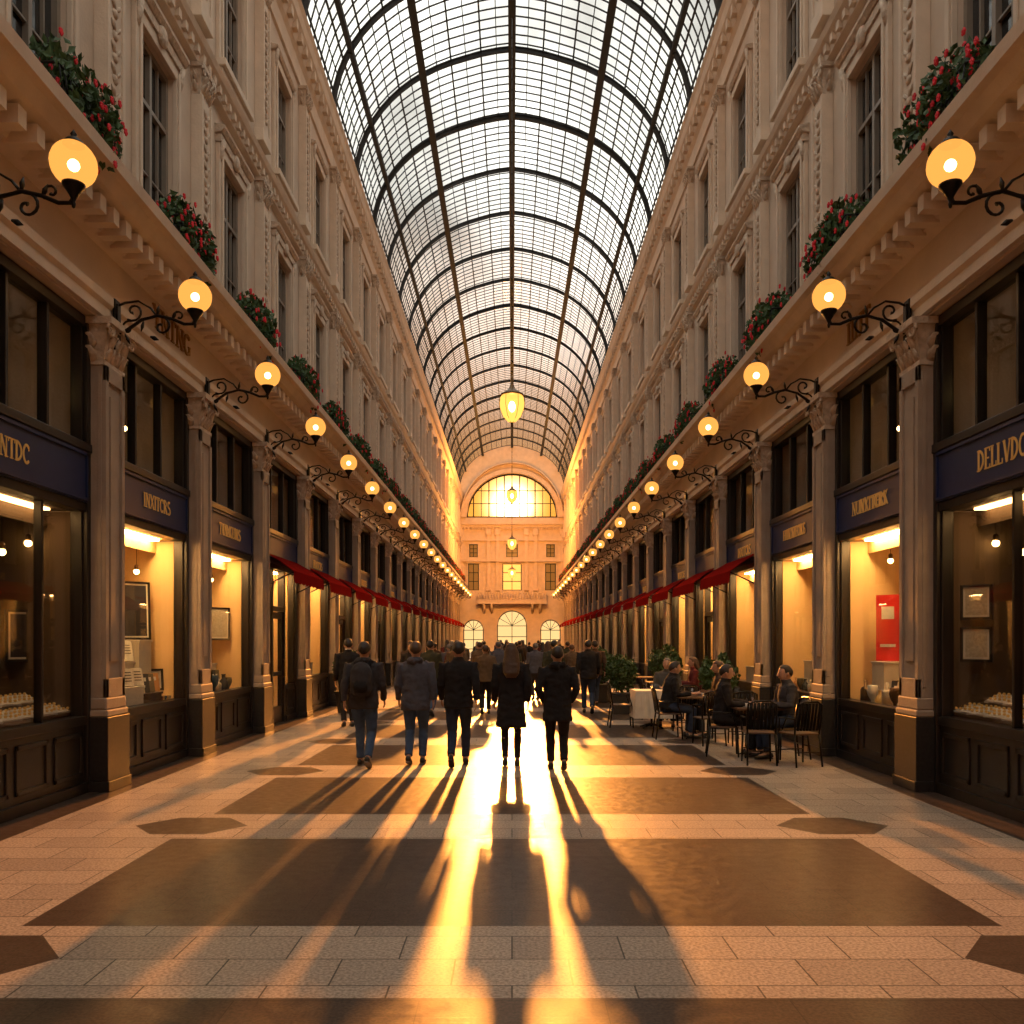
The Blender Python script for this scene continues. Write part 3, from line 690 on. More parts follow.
# ------------------------------------------------------------------ wall lamps
def spiral(cx,cz,r0,r1,a0,a1,n=16,y=0):
    return [(cx+(r0+(r1-r0)*k/(n-1))*math.cos(a0+(a1-a0)*k/(n-1)),y,cz+(r0+(r1-r0)*k/(n-1))*math.sin(a0+(a1-a0)*k/(n-1))) for k in range(n)]
def make_lamp():
    r=empty('wall_lamp',label='ornate black iron scroll bracket lamp with glowing globe',category='lamp',group='arcade globe lamps')
    b=B(); b.box(0,.035,-.07,.07,5.15,5.75); b.box(.03,.055,-.045,.045,5.2,5.7); bev(b.obj('wall_plate',IRON,r),.01)
    b=B()
    b.loft([(.03,0,5.36),(.15,0,5.40),(.32,0,5.52),(.5,0,5.57),(.68,0,5.53),(.82,0,5.47),(.92,0,5.47),(.95,0,5.53)],[.022,.022,.02,.02,.019,.019,.019,.019],8)
    b.loft(spiral(.22,5.62,.12,.02,-2.2,4.5),[.014]*15+[.022],7)
    b.loft(spiral(.55,5.44,.12,.02,1.8,-5.0),[.014]*15+[.022],7)
    b.loft(spiral(.76,5.56,.08,.015,3.9,-2.0),[.012]*15+[.018],7)
    b.loft([(.03,0,5.68),(.12,0,5.72),(.28,0,5.74),(.42,0,5.66),(.5,0,5.56)],[.015,.014,.013,.013,.013],7)
    b.loft(spiral(.16,5.42,.09,.015,1.2,7.0),[.012]*15+[.018],7)
    for (x,z,dx,dz) in ((.34,5.5,-.03,-.12),(.68,5.52,.05,.11),(.5,5.57,.02,.12),(.42,5.32,.1,-.04),(.12,5.35,.06,-.12)):
        b.loft([(x,0,z),(x+dx*.5,0,z+dz*.5),(x+dx,0,z+dz)],[(.01,.012),(.02,.03),(.004,.004)],6)
    b.obj('bracket',IRON,r)
    b=B(); b.lathe([(.0,5.42),(.012,5.43),(.018,5.46),(.012,5.48),(.03,5.52),(.06,5.57),(.09,5.61),(.095,5.63),(.08,5.635)],16,(.95,0,0)); b.obj('cup',IRON,r)
    B().sphere((.95,0,5.80),.19,24,14).obj('globe',GLOBE,r,label='frosted glass globe glowing amber')
    B().sphere((.95,0,5.79),.05,12,8).obj('bulb',BULB,r)
    b=B(); b.lathe([(.09,5.965),(.085,5.98),(.06,6.01),(.03,6.025),(.02,6.04),(.028,6.055),(.012,6.08),(0,6.10)],14,(.95,0,0)); b.obj('cap',IRON,r)
    return r
LM=make_lamp()
for s in (-1,1):
    for y in YS[1:-1]:
        x,_=side(s,.3,y); place(LM,(x,y,.02),rotz(s))
# ------------------------------------------------------------------ flower boxes
def leafcloud(b,n,shape,size,rnd,mi=0):
    for k in range(n):
        c=shape(rnd)
        d=Vector((rnd.uniform(-1,1),rnd.uniform(-1,1),rnd.uniform(-.6,1))).normalized()
        u=d.orthogonal().normalized(); u=(Matrix.Rotation(rnd.uniform(0,6.3),3,d)@u); w=d.cross(u)
        L=size*rnd.uniform(.7,1.3)
        c=Vector(c); b.add([c-u*L,c+w*L*.55+d*L*.15,c+u*L,c-w*L*.55+d*L*.15],[(0,1,2),(0,2,3)],mi)
def make_flowerbox(seed):
    rnd=random.Random(seed)
    r=empty('flower_box',label='iron basket of red geraniums with trailing green foliage on cornice',category='flower box',group='geranium boxes on the cornice')
    b=B(); b.prism_y([(-.12,0),(.12,0),(.16,.2),(-.16,.2)],-.58,.58); b.obj('trough',TERR,r)
    b=B()
    for z in (.05,.3): 
        b.loft([(-.17,-.62,z),(.2,-.62,z)],.012,6); b.loft([(.2,-.62,z),(.2,.62,z)],.012,6); b.loft([(.2,.62,z),(-.17,.62,z)],.012,6)
    for k in range(13):
        y=-.6+.1*k; b.loft([(.19,y,0),(.23,y,.1),(.2,y,.3)],.008,5)
    b.obj('railing',IRON,r)
    def shp(q):
        while True:
            x,y,z=q.uniform(-1,1),q.uniform(-1,1),q.uniform(-1,1)
            if x*x+y*y+z*z<1: break
        Y=y*.72; X=.05+x*.30; Z=.36+z*.30
        if q.random()<.3: X=.2+abs(x)*.16; Z=.3-abs(z)*.55
        return (X+.06*math.sin(Y*9),Y,Z+.05*math.sin(Y*13+seed))
    b=B(); leafcloud(b,1150,shp,.05,rnd); b.obj('foliage',LEAF,r,kind='stuff')
    b=B()
    for k in range(80):
        x,y,z=shp(rnd)
        c=Vector((.07,0,.33)); p=Vector((x,y,z)); q=Vector((p.x-c.x,(p.y)*.4,p.z-c.z))
        if q.length>1e-3: p=p+q.normalized()*.06
        for t in range(5):
            a=t*2*PI/5; b.sphere((p.x+.01,p.y+.02*math.cos(a),p.z+.02*math.sin(a)),(.014,.018,.018),5,4,0,False)
    b.obj('blossoms',FLOW,r,kind='stuff')
    return r
FB=[make_flowerbox(k) for k in (3,9,21)]
cnt=0
for s in (-1,1):
    for i in range(1,NB-1):
        m=(YS[i]+YS[i+1])/2; x,_=side(s,.5,m); place(FB[cnt%3],(x,m,6.9),rotz(s),(1,1,1.08)); cnt+=1
# ------------------------------------------------------------------ glass vault
SPZ=15.58; RISE=4.3; HWV=4.9
def vp(t): 
    a=PI*t; x=-HWV*math.cos(a); return (x,SPZ+RISE*math.sin(a)**.92+.12*(1-min(1,abs(x)/1.5)))
NS=32
arc=[vp(k/NS) for k in range(NS+1)]
b=B(); vs=[(x,Y0,z) for x,z in arc]+[(x,YE,z) for x,z in arc]
b.add(vs,[(k,k+1,NS+1+k+1,NS+1+k) for k in range(NS)])
ceil=b.obj('ceiling',RGLASS,kind='structure',label='glazed barrel vault roof of clear panes in steel bars',category='ceiling')
b=B(); y=12.0
while y<YE:
    b.arcbeam(arc,y-.016,y+.016,-.03); y+=.38
for k in range(1,NS):
    x,z=arc[k]; w=.024 if k%2==0 else .012; b.box(x-w,x+w,12,YE,z-.05,z-.01)
b.obj('glazing_bars',STEEL,ceil,kind='stuff')
for i,y in enumerate(YS[2:]):
    t=B().arcbeam(arc,y-.03,y+.03,-.14); t.arcbeam(arc,y-.06,y+.06,-.03); trim(t,STEEL,'arched dark steel roof rib under the glazing')
for k in (16,10,22,5,27):
    x,z=arc[k]; w=.08 if k in(16,10,22) else .045
    t=B().box(x-w,x+w,10,YE,z-.24,z-.02); t.box(x-w*1.4,x+w*1.4,10,YE,z-.26,z-.23); trim(t,STEEL,'long dark steel purlin running the length of the vault')
# ------------------------------------------------------------------ end wall
b=B(); LW=4.25; LZ=13.2; LR=4.1
def colfill(x0,x1,f0,f1,y0=YE-.4,y1=YE,n=1,mi=0):
    for k in range(n):
        a=x0+(x1-x0)*k/n; c=x0+(x1-x0)*(k+1)/n
        b.prism_y([(a,f0(a)),(c,f0(c)),(c,f1(c)),(a,f1(a))],y0,y1,mi)
def vtop(x):
    q=min(1,abs(x)/HWV); return SPZ+RISE*max(0,(1-q*q))**.46+.05
lun=lambda x: LZ+LR*math.sqrt(max(0,1-(x/LW)**2))
colfill(-LW,LW,lun,vtop,n=40)
colfill(-5,-LW,lambda x:LZ,vtop,n=3); colfill(LW,5,lambda x:LZ,vtop,n=3)
b.box(-5,5,YE-.4,YE,11.0,LZ)
def row(z0,z1,ops):
    prev=-5
    for a,c in ops: b.box(prev,a,YE-.4,YE,z0,z1); prev=c
    b.box(prev,5,YE-.4,YE,z0,z1)
row(9.5,10.7,[(-4,-3.2),(-.55,.55),(3.2,4)]); b.box(-5,5,YE-.4,YE,10.7,11.0)
b.box(-5,5,YE-.4,YE,8.9,9.5)
row(6.4,8.9,[(-4.1,-3.1),(-.9,.9),(3.1,4.1)])
b.box(-5,5,YE-.4,YE,5.0,6.4)
ARC=[(-3.6,.95,2.7),(0,1.4,3.1),(3.6,.95,2.7)]
row(0,2.7,[(-4.55,-2.65),(-1.4,1.4),(2.65,4.55)])
for cx,hw,sp in ARC:
    colfill(cx-hw,cx+hw,lambda x:sp+math.sqrt(max(0,hw*hw-(x-cx)**2)),lambda x:5.0,n=16)
prev=-5
for cx,hw,sp in ARC: b.box(prev,cx-hw,YE-.4,YE,2.7,5.0); prev=cx+hw
b.box(prev,5,YE-.4,YE,2.7,5.0)
b.obj('wall_end',STONE2,kind='structure',label='ornate cream stone end facade with great lunette opening',category='wall')
def ringpts(cx,cz,rx,rz,n=32): return [(cx-rx*math.cos(PI*k/n),cz+rz*math.sin(PI*k/n)) for k in range(n+1)]
t=B().arcbeam(ringpts(0,LZ,LW+.02,LR+.02),YE-.75,YE-.4,.42); t.arcbeam(ringpts(0,LZ,LW+.02,LR+.02),YE-.55,YE-.4,.16); t.arcbeam(ringpts(0,LZ,LW+.4,LR+.9),YE-.9,YE-.4,.12); trim(t,STONE2,'wide moulded stone arch around the lunette window')
t=B().box(-4.9,4.9,YE-.9,YE-.4,12.5,12.75); t.box(-4.9,4.9,YE-.65,YE-.4,12.25,12.5)
t.box(-4.9,4.9,YE-.75,YE-.4,9.05,9.25); t.box(-4.9,4.9,YE-.7,YE-.4,11.0,11.15)
for k in range(30): t.box(-4.8+k*.33,-4.65+k*.33,YE-.75,YE-.4,12.1,12.25)
for cx,hw,sp in ARC: t.arcbeam(ringpts(cx,sp,hw,hw,16),YE-.55,YE-.4,.22)
for x,w,z in ((-3.6,.5,8.9),(3.6,.5,8.9),(-3.6,.4,10.7),(3.6,.4,10.7),(0,.55,10.7)):
    t.box(x-w-.15,x+w+.15,YE-.6,YE-.4,z,z+.14)
    for sg in (-1,1): t.box(x+sg*(w+.07)-.07,x+sg*(w+.07)+.07,YE-.5,YE-.4,z-2.4 if z<9 else z-1.2,z)
trim(t,STONE2,'horizontal stone cornices and window frames on the end facade')
b=B(); b.box(-3.2,3.2,YE-1.3,YE-.4,5.1,5.35)
for z in (5.38,6.1): b.box(-3.2,3.2,YE-1.3,YE-1.15,z,z+.1)
for k in range(25): b.lathe([(.04,0),(.07,.15),(.08,.25),(.04,.45),(.05,.62)],8,(-3.1+k*6.2/24,YE-1.22,5.48))
for x in (-2.6,-1.9,1.9,2.6): b.loft([(x,YE-.4,4.3),(x,YE-.8,4.7),(x,YE-1.2,5.1)],[(.12,.12),(.14,.16),(.14,.1)],6,ref=(1,0,0))
b.obj('balcony',STONE2,label='stone balustraded balcony on brackets over the end arches',category='balcony')
for xx in (-4.72,-2.2,-1.35,1.35,2.2,4.72):
    b=B()
    b.box(xx-.16,xx+.16,YE-.62,YE-.4,6.36,11.7); b.box(xx-.24,xx+.24,YE-.70,YE-.4,11.55,12.1); b.box(xx-.22,xx+.22,YE-.68,YE-.4,6.36,6.7)
    b.obj('facade_pilaster',STONE2,label='flat cream stone pilaster on the end facade',category='pilaster',group='end facade pilasters')
EW=pm('end_window_glow',(.10,.05,.02),.4,emit=(1,.42,.07),estr=.16)
EWC=pm('end_window_bright_glow',(.5,.3,.1),.4,emit=(1,.55,.12),estr=1.1)
def endwin(x0,x1,z0,z1,arch=0,glow=EW):
    WN[0]+=1; b=B(); m=(x0+x1)/2
    for a,c in ((x0,x0+.08),(x1-.08,x1),(m-.03,m+.03)): b.box(a,c,YE-.3,YE-.2,z0,z1)
    n=3
    for k in range(n+1): z=z0+(z1-z0-.06)*k/n; b.box(x0,x1,YE-.3,YE-.2,z,z+.06)
    if arch:
        hw=(x1-x0)/2; b.arcbeam(ringpts(m,z1,hw-.08,hw-.08,16),YE-.3,YE-.2,.08)
        for k in range(1,6): a=PI*k/6; b.loft([(m,YE-.25,z1),(m+hw*math.cos(a),YE-.25,z1+hw*math.sin(a))],.025,5)
    o=b.obj('window_%d'%WN[0],IRON,kind='structure',category='window',label='arched glazed doorway in dark frame' if arch else 'small casement window glowing amber')
    if glow: B().box(x0,x1,YE-.18,YE-.14,z0,z1).obj('pane',glow,o,label='amber lit pane')
    return o
endwin(-4,-3.2,9.5,10.7);endwin(-.55,.55,9.5,10.7);endwin(3.2,4,9.5,10.7)
endwin(-4.1,-3.1,6.4,8.9);endwin(-.9,.9,6.4,8.9,0,EWC);endwin(3.1,4.1,6.4,8.9)
for cx,hw,sp in ARC: endwin(cx-hw,cx+hw,0,sp,1,None)
WN[0]+=1; b=B()
b.arcbeam(ringpts(0,LZ,LW-.12,LR-.12),YE-.3,YE-.15,.12); b.box(-LW,LW,YE-.3,YE-.15,LZ,LZ+.12)
for k in range(-5,6):
    x=k*.72; top=lun(x)-.05; w=.05 if k%2 else .03; b.box(x-w,x+w,YE-.28,YE-.18,LZ,top)
for z in (LZ+1.3,LZ+2.5):
    w=LW*math.sqrt(max(0,1-((z-LZ)/LR)**2)); b.box(-w,w,YE-.27,YE-.2,z,z+.06)
o=b.obj('window_%d'%WN[0],IRON,kind='structure',category='window',label='great lunette window with dark mullions and sunset sky')
b=B(); pts=ringpts(0,LZ,LW-.02,LR-.02); b.prism_y(pts,YE-.24,YE-.23); b.obj('pane',LGLASS,o)
# ------------------------------------------------------------------ hanging lanterns
def make_lantern():
    r=empty('hanging_lantern',label='large glowing amber glass lantern hanging on a long chain',category='lantern',group='hanging lanterns')
    B().lathe([(.02,-.52),(.12,-.48),(.25,-.34),(.34,-.1),(.355,.06),(.33,.22),(.24,.32)],20).obj('glass_bowl',LANT,r,label='rounded amber glass bowl')
    B().sphere((0,0,-.05),(.1,.1,.16),12,8).obj('bulb',BULB,r)
    b=B(); b.lathe([(.31,.26),(.34,.28),(.33,.30),(.20,.38),(.10,.46),(.06,.55),(.04,.62),(.035,.75),(.02,.85)],16)
    b.lathe([(.0,-.66),(.02,-.63),(.04,-.58),(.02,-.53),(.05,-.51)],10)
    for k in range(6):
        a=k*PI/3; b.loft([(.34*math.cos(a),.34*math.sin(a),.26),(.36*math.cos(a),.36*math.sin(a),-.05),(.26*math.cos(a),.26*math.sin(a),-.34),(.05*math.cos(a),.05*math.sin(a),-.52)],.007,5)
    b.obj('metal_crown',BRONZE,r,label='ornate bronze crown and cage')
    return r
LN=make_lantern()
chs=[]
for y,z,sc in ((24.5,8.5,1),(39.5,8.45,.72),(55,8.0,.85),(69,7.2,.9)):
    o=place(LN,(0,y,z),0,(sc,sc,sc)); chs.append((o,z,sc))
for o,z,sc in chs:
    top=(19.6-z)/sc
    c=B().loft([(0,0,.8),(0,0,top)],.012,6)
    for k in range(int((top-1.0)/.3)): c.sphere((0,0,.95+k*.3),(.025,.015,.05),6,4)
    c.obj('chain',IRON,o)
# ------------------------------------------------------------------ shop goods
def put(name,b,mats,s,j,lx,ly,z,rz=0,label='',cat='',group=None,rx=0):
    m,_=BAYS[(s,j)]; x=s*(5-lx); y=m+ly
    o=b.obj(name,mats,label=label,category=cat)
    if group: o['group']=group
    o.location=(x,y,z); o.rotation_euler=(0,rx,rotz(s)+rz*s); return o
ART=pm('portrait_art',(.03,.024,.026),.6,nscale=7,namt=.95)
SKET=pm('jewel_sketch',(.5,.42,.30),.8,nscale=30,namt=.6)
BOOKM=[pm('book_cover%d'%k,c,.6,namt=.1) for k,c in enumerate(((.30,.04,.03),(.03,.08,.15),(.6,.5,.35),(.05,.04,.035),(.16,.12,.06),(.55,.25,.07)))]
FA=.75
def frame_pic(s,j,lx,ly,z,w,h,art,label,tilt=.06,rz=FA):
    b=B(); t=.03
    b.box(-.02,.02,-w/2,w/2,0,t);b.box(-.02,.02,-w/2,w/2,h-t,h);b.box(-.02,.02,-w/2,-w/2+t,0,h);b.box(-.02,.02,w/2-t,w/2,0,h)
    o=put('framed_picture',b,[WOODK],s,j,lx,ly,z,rz,label,'picture',None,-tilt)
    B().box(-.015,.005,-w/2+t,w/2-t,t,h-t).obj('mat_board',PAPER,o); k=t*1.8; B().box(.004,.008,-w/2+k,w/2-k,k,h-k).obj('print',art,o)
    return o
def book(s,j,lx,ly,z,h,w,d,k,tilt=0,rz=FA):
    b=B(); b.box(-d/2,-d/2+.006,-w/2,w/2,0,h,0); b.box(d/2-.006,d/2,-w/2,w/2,0,h,0); b.box(-d/2,d/2,-w/2,-w/2+.006,0,h,0)
    b.box(-d/2+.006,d/2-.006,-w/2+.006,w/2-.01,.008,h-.008,1)
    b.box(d/2,d/2+.001,-w*.3,w*.3,h*.6,h*.8,1)
    return put('book',b,[BOOKM[k%6],PAPER],s,j,lx,ly,z,rz,'hardback book standing in the lit shop window','book','books in shop windows',-tilt)
def openbook(s,j,lx,ly,z,w=.34,h=.24):
    b=B()
    for sg in (-1,1):
        vs=[];n=5
        for k in range(n+1):
            y=sg*w/2*k/n; bulge=.025*math.sin(PI*min(1,k/n*1.1)); vs+=[(0+bulge,y,0),(0+bulge,y,h),(-.02,y,0),(-.02,y,h)]
        fs=[]
        for k in range(n):
            a=4*k;c=4*(k+1); fs+=[(a,c,c+1,a+1),(a+2,a+3,c+3,c+2),(a,a+2,c+2,c),(a+1,c+1,c+3,a+3)]
        fs.append((4*n,4*n+2,4*n+3,4*n+1)); b.add(vs,fs)
        for q in range(4): 
            y0,y1=sorted((sg*w*.12,sg*w*.40)); b.box(.027,.029,y0,y1,h*.75-q*.04,h*.75-q*.04+.012,1)
    b.box(-.028,-.02,-w/2-.01,w/2+.01,-.008,h+.008,2)
    return put('open_book',b,[PAPER,BOOKM[3],BOOKM[0]],s,j,lx,ly,z,FA,'open book propped upright on shop window display','book','open books in shop windows',-.35)
def riser(s,j,lx,ly,w,d,h,mat=None,z=.822):
    b=B(); b.box(-d/2,d/2,-w/2,w/2,0,h-.03); b.box(-d/2-.015,d/2+.015,-w/2-.015,w/2+.015,h-.03,h)
    return bev(put('display_plinth',b,[mat or PAPER],s,j,lx,ly,z,0,'low display plinth in shop window','plinth','shop display plinths'),.005)
def vase(s,j,lx,ly,z,h,mat,k=0):
    P=[[(.05,0),(.07,.1),(.085,.35),(.06,.6),(.028,.75),(.03,.95),(.04,1)],[(.04,0),(.03,.05),(.02,.2),(.06,.45),(.08,.7),(.07,.95),(.065,1)],[(.06,0),(.06,.6),(.05,.68),(.02,.74),(.02,1)]][k%3]
    b=B().lathe([(r*h/.28,z_*h) for r,z_ in P],14); q=k%3<2; return put('vase' if q else 'bottle',b,[mat],s,j,lx,ly,z,0,'small glazed vessel on display in shop window','vase' if q else 'bottle','vessels in shop windows')
def giftbox(s,j,lx,ly,z,w,h,k):
    b=B(); b.box(-w/2,w/2,-w/2,w/2,0,h*.75); b.box(-w/2-.006,w/2+.006,-w/2-.006,w/2+.006,h*.7,h)
    b.box(-.012,.012,-w/2-.008,w/2+.008,0,h+.003,1); b.box(-w/2-.008,w/2+.008,-.012,.012,0,h+.003,1)
    return put('gift_box',b,[BOOKM[k%6],GOLD],s,j,lx,ly,z,.4,'small ribboned gift box in shop window','box','gift boxes in shop windows')
def bust(s,j,lx,ly,z):
    b=B(); b.lathe([(.06,0),(.06,.02),(.02,.04),(.02,.08)],12); b.loft([(0,0,.07),(.01,0,.12),(.0,0,.18),(-.01,0,.22),(-.01,0,.27)],[(.03,.05),(.05,.09),(.04,.085),(.025,.035),(.022,.025)],12,ref=(1,0,0))
    o=put('necklace_bust',b,[CERAM],s,j,lx,ly,z,FA,'white velvet necklace bust in jewellery display','display bust','jewellery busts')
    pts=[(.05+.012*math.sin(a),.06*math.cos(a),.17-.05*math.sin(a)) for a in [PI*k/8 for k in range(9)]]
    B().loft(pts,.005,5).obj('necklace',GOLD,o,label='gold necklace'); return o
def tray(s,j,lx,ly,z,w=.3):
    b=B(); b.rbox((0,0,.04),(.22,w,.02),Matrix.Rotation(.35,3,'Y')) 
    for k in range(4):
        for q in range(3): b.sphere((-.07+q*.07,-w/2+.05+k*(w-.1)/3,.07+.0255*(1-q)),(.018,.018,.016),6,4,1)
    return put('jewellery_tray',b,[CERAM,GOLD],s,j,lx,ly,z,.35,'tilted white tray of small gold jewellery','tray','jewellery trays')
def pendant(s,j,lx,ly,zt=3.2,zb=2.7):
    m,_=BAYS[(s,j)]
    r=empty('pendant_bulb',label='small warm pendant bulb inside shop window',category='pendant lamp',group='shop pendant bulbs'); r.location=(s*(5-lx),m+ly,zb)
    B().sphere((0,0,0),.04,12,8).obj('bulb',BULB2,r); B().lathe([(.03,.03),(.03,.09),(.01,.11)],10).obj('socket',BRONZE,r); B().loft([(0,0,.1),(0,0,zt-zb)],.004,5).obj('cord',IRON,r)
# left bay 1
riser(-1,1,-.5,.85,.42,.3,.93)
frame_pic(-1,1,-.5,.85,1.755,.46,.85,ART,'black framed dark portrait print on display stand')
riser(-1,1,-.2,-.15,.62,.25,.30); riser(-1,1,-.22,.5,.6,.26,.18,TTOP); riser(-1,1,-.75,1.1,.3,.25,.45)
for k in range(2): openbook(-1,1,-.18,-.28+k*.30,1.13)
for k in range(4): book(-1,1,-.2,.25+k*.17,1.005,.27,.20,.035,k+2,.3)
for k in range(3): giftbox(-1,1,-.2,.88+k*.14,.822,.12,.10,k)
frame_pic(-1,1,-.32,1.1,1.0,.26,.32,SKET,'small framed cream card on display stand')
vase(-1,1,-.75,1.1,1.28,.3,CERAM,0)
riser(-1,1,-.48,.3,.4,.25,.62); openbook(-1,1,-.48,.3,1.45,.42,.30)
for y,zb in ((-.2,2.95),(.35,2.85),(.9,2.75)): pendant(-1,1,-.5,y,3.2,zb)
# left bay 2
for k in range(5): vase(-1,2,-.2,-.1+k*.26,.825,.24+.07*(k%2),BOOKM[k],k)
for k in range(5): book(-1,2,-.45,.2+k*.2,.825,.38,.2,.035,k,.25)
riser(-1,2,-.7,1.0,.5,.35,.5); vase(-1,2,-.7,1.0,1.325,.45,CERAM,1)
frame_pic(-1,2,-.4,1.05,1.75,.4,.6,SKET,'thin framed sketch hanging in lit shop window',0)
for y in (.2,.9): pendant(-1,2,-.5,y,3.2,2.85)
# right bay 1
riser(1,1,-.4,.65,.4,.3,.62)
b=B(); b.box(-.01,.01,-.17,.17,0,.95); o=put('poster_panel',b,[REDP],1,1,-.4,.65,1.45,FA,'tall red promotional poster panel on stand','poster')
B().box(.011,.014,-.09,.09,.60,.78).obj('printed_motif',PAPER,o); B().box(.011,.014,-.11,.11,.2,.24).obj('printed_line',PAPER,o)
for k in range(6): vase(1,1,-.16,-.35+k*.24,.825,.22+.06*(k%3),[CERAM,BRONZE,BOOKM[2],GOLD][k%4],k)
for k in range(4): book(1,1,-.35,-.1+k*.18,.825,.36,.2,.035,k+1,.25)
for k in range(3): giftbox(1,1,-.3,.95+k*.13,.822,.12,.12,k+2)
for y,zb in ((-.3,2.95),(.2,2.8),(.8,2.9)): pendant(1,1,-.5,y,3.2,zb)
riser(1,2,-.6,.9,.5,.35,.55); vase(1,2,-.6,.9,1.375,.4,BRONZE,0)
for k in range(5): vase(1,2,-.2,-.1+k*.26,.825,.24,BOOKM[(k+1)%6],k+1)
pendant(1,2,-.5,.5,3.2,2.85)
# bay 0 jewellery
for s in (-1,1):
    riser(s,0,-.52,.35,1.5,.26,.22,TTOP); riser(s,0,-.2,.35,1.6,.24,.10,TTOP)
    for k in range(5): tray(s,0,-.2,-.32+k*.34,.925,.28)
    for k in range(4): tray(s,0,-.50,-.2+k*.36,1.045,.28)
    for k in range(4): bust(s,0,-.9,.1+k*.32,.825)
    for k in range(3): bust(s,0,-.74,-.1+k*.42,.825)
    for y,zb in ((.0,2.9),(.5,2.7),(1.0,2.85)): pendant(s,0,-.5,y,3.2,zb)
    pendant(s,0,-.5,.3,5.3,4.8); pendant(s,1,-.5,.5,5.3,4.75)
frame_pic(1,0,-.28,1.0,1.98,.34,.40,SKET,'small framed white card with jewellery sketch',0)
frame_pic(1,0,-.28,1.0,1.50,.34,.40,SKET,'small framed cream card with jewellery sketch',0)
frame_pic(-1,0,-.6,1.1,1.5,.4,.6,ART,'dark framed print in dim shop window',0)
for s in (-1,1):
    for j in range(3,9):
        if BAYS[(s,j)][1]=='lit':
            riser(s,j,-.4,.4,1.2,.4,.35)
            for k in range(3): vase(s,j,-.4,.0+k*.4,1.175,.4,BOOKM[(k+j)%6],k)
# ------------------------------------------------------------------ cafe furniture
def make_chair():
    r=empty('cafe_chair',label='dark metal and woven cafe chair',category='chair',group='cafe chairs')
    b=B(); b.box(-.21,.21,-.2,.22,.435,.46); bev(b.obj('seat',RATT,r),.012)
    for x,y in ((-.19,.2),(.19,.2)): B().loft([(x,y,.44),(x*1.06,y*1.08,0)],[.016,.013],8).obj('leg',IRON,r)
    for x in (-.19,.19): B().loft([(x,-.19,.44),(x*1.06,-.25,0)],[.016,.013],8).obj('leg',IRON,r)
    b=B()
    b.loft([(-.19,-.19,.44),(-.2,-.22,.65),(-.19,-.26,.86),(-.1,-.28,.90),(.1,-.28,.90),(.19,-.26,.86),(.2,-.22,.65),(.19,-.19,.44)],.015,8)
    for k in range(7): x=-.15+.05*k; b.loft([(x,-.205,.5),(x,-.24,.7),(x,-.272,.88)],[(.022,.005)]*3,6,ref=(1,0,0))
    b.loft([(-.19,-.2,.52),(.19,-.2,.52)],.01,6); b.obj('backrest',IRON,r)
    b=B(); b.loft([(-.19,.19,.2),(.19,.19,.2)],.008,6); b.loft([(-.19,-.21,.2),(.19,-.21,.2)],.008,6); b.obj('stretcher',IRON,r)
    for sg in (-1,1): B().loft([(sg*.2,-.22,.66),(sg*.24,-.05,.67),(sg*.23,.12,.66),(sg*.2,.19,.44)],.012,7).obj('armrest',IRON,r)
    return r
CH=make_chair()
def make_table():
    r=empty('cafe_table',label='small square dark wood cafe table on iron pedestal',category='table',group='cafe tables')
    b=B(); b.box(-.34,.34,-.34,.34,.72,.75); bev(b.obj('table_top',TTOP,r),.008)
    B().lathe([(.03,.03),(.022,.1),(.03,.35),(.022,.4),(.022,.68),(.08,.72)],12).obj('pedestal',IRON,r)
    b=B()
    for k in range(4):
        a=k*PI/2+PI/4; b.loft([(0,0,.08),(.12*math.cos(a),.12*math.sin(a),.06),(.28*math.cos(a),.28*math.sin(a),.012)],[.02,.018,.012],8)
    b.obj('foot',IRON,r); return r
TB=make_table()
def cloth_table(x,y):
    o=place(TB,(x,y,0)); o['label']='cafe table draped with a white tablecloth'
    b=B(); n=40; vs=[(0,0,.756)];fs=[]
    for k in range(n):
        a=2*PI*k/n; c,s_=math.cos(a),math.sin(a); m=.37/max(abs(c),abs(s_)); vs.append((c*m,s_*m,.756))
    for k in range(n):
        a=2*PI*k/n; c,s_=math.cos(a),math.sin(a); m=.39/max(abs(c),abs(s_))+.02*math.sin(k*2.4); vs.append((c*m,s_*m,.22))
    for k in range(n): k2=(k+1)%n; fs+=[(0,1+k,1+k2),(1+k,1+n+k,1+n+k2,1+k2)]
    b.add(vs,fs); b.obj('tablecloth',WHITE,label='white cloth').parent=o
    return o
def cup(x,y):
    r=empty('coffee_cup',label='white coffee cup on saucer on cafe table',category='cup',group='coffee cups'); r.location=(x,y,.752)
    B().lathe([(.02,.008),(.035,.02),(.042,.06),(.04,.06),(.03,.02)],14).obj('bowl',CERAM,r); B().lathe([(.03,0),(.07,.008),(.07,.012),(.02,.008)],16).obj('saucer',CERAM,r)
    B().loft([(.038,0,.05),(.06,0,.045),(.058,0,.025),(.036,0,.02)],.004,6).obj('handle',CERAM,r)
def glass(x,y):
    b=B().lathe([(.025,0),(.028,.01),(.03,.12),(.028,.12),(.024,.01)],14); o=b.obj('drinking_glass',SGLASS,label='clear tumbler on cafe table',category='glass',group='cafe glasses'); o.location=(x,y,.757)
for P in sits:
    x,y=P['pos']; f=Vector((-math.sin(P['rz']),math.cos(P['rz']),0))
    place(CH,(x+f.x*.02,y+f.y*.02,0),P['rz'])
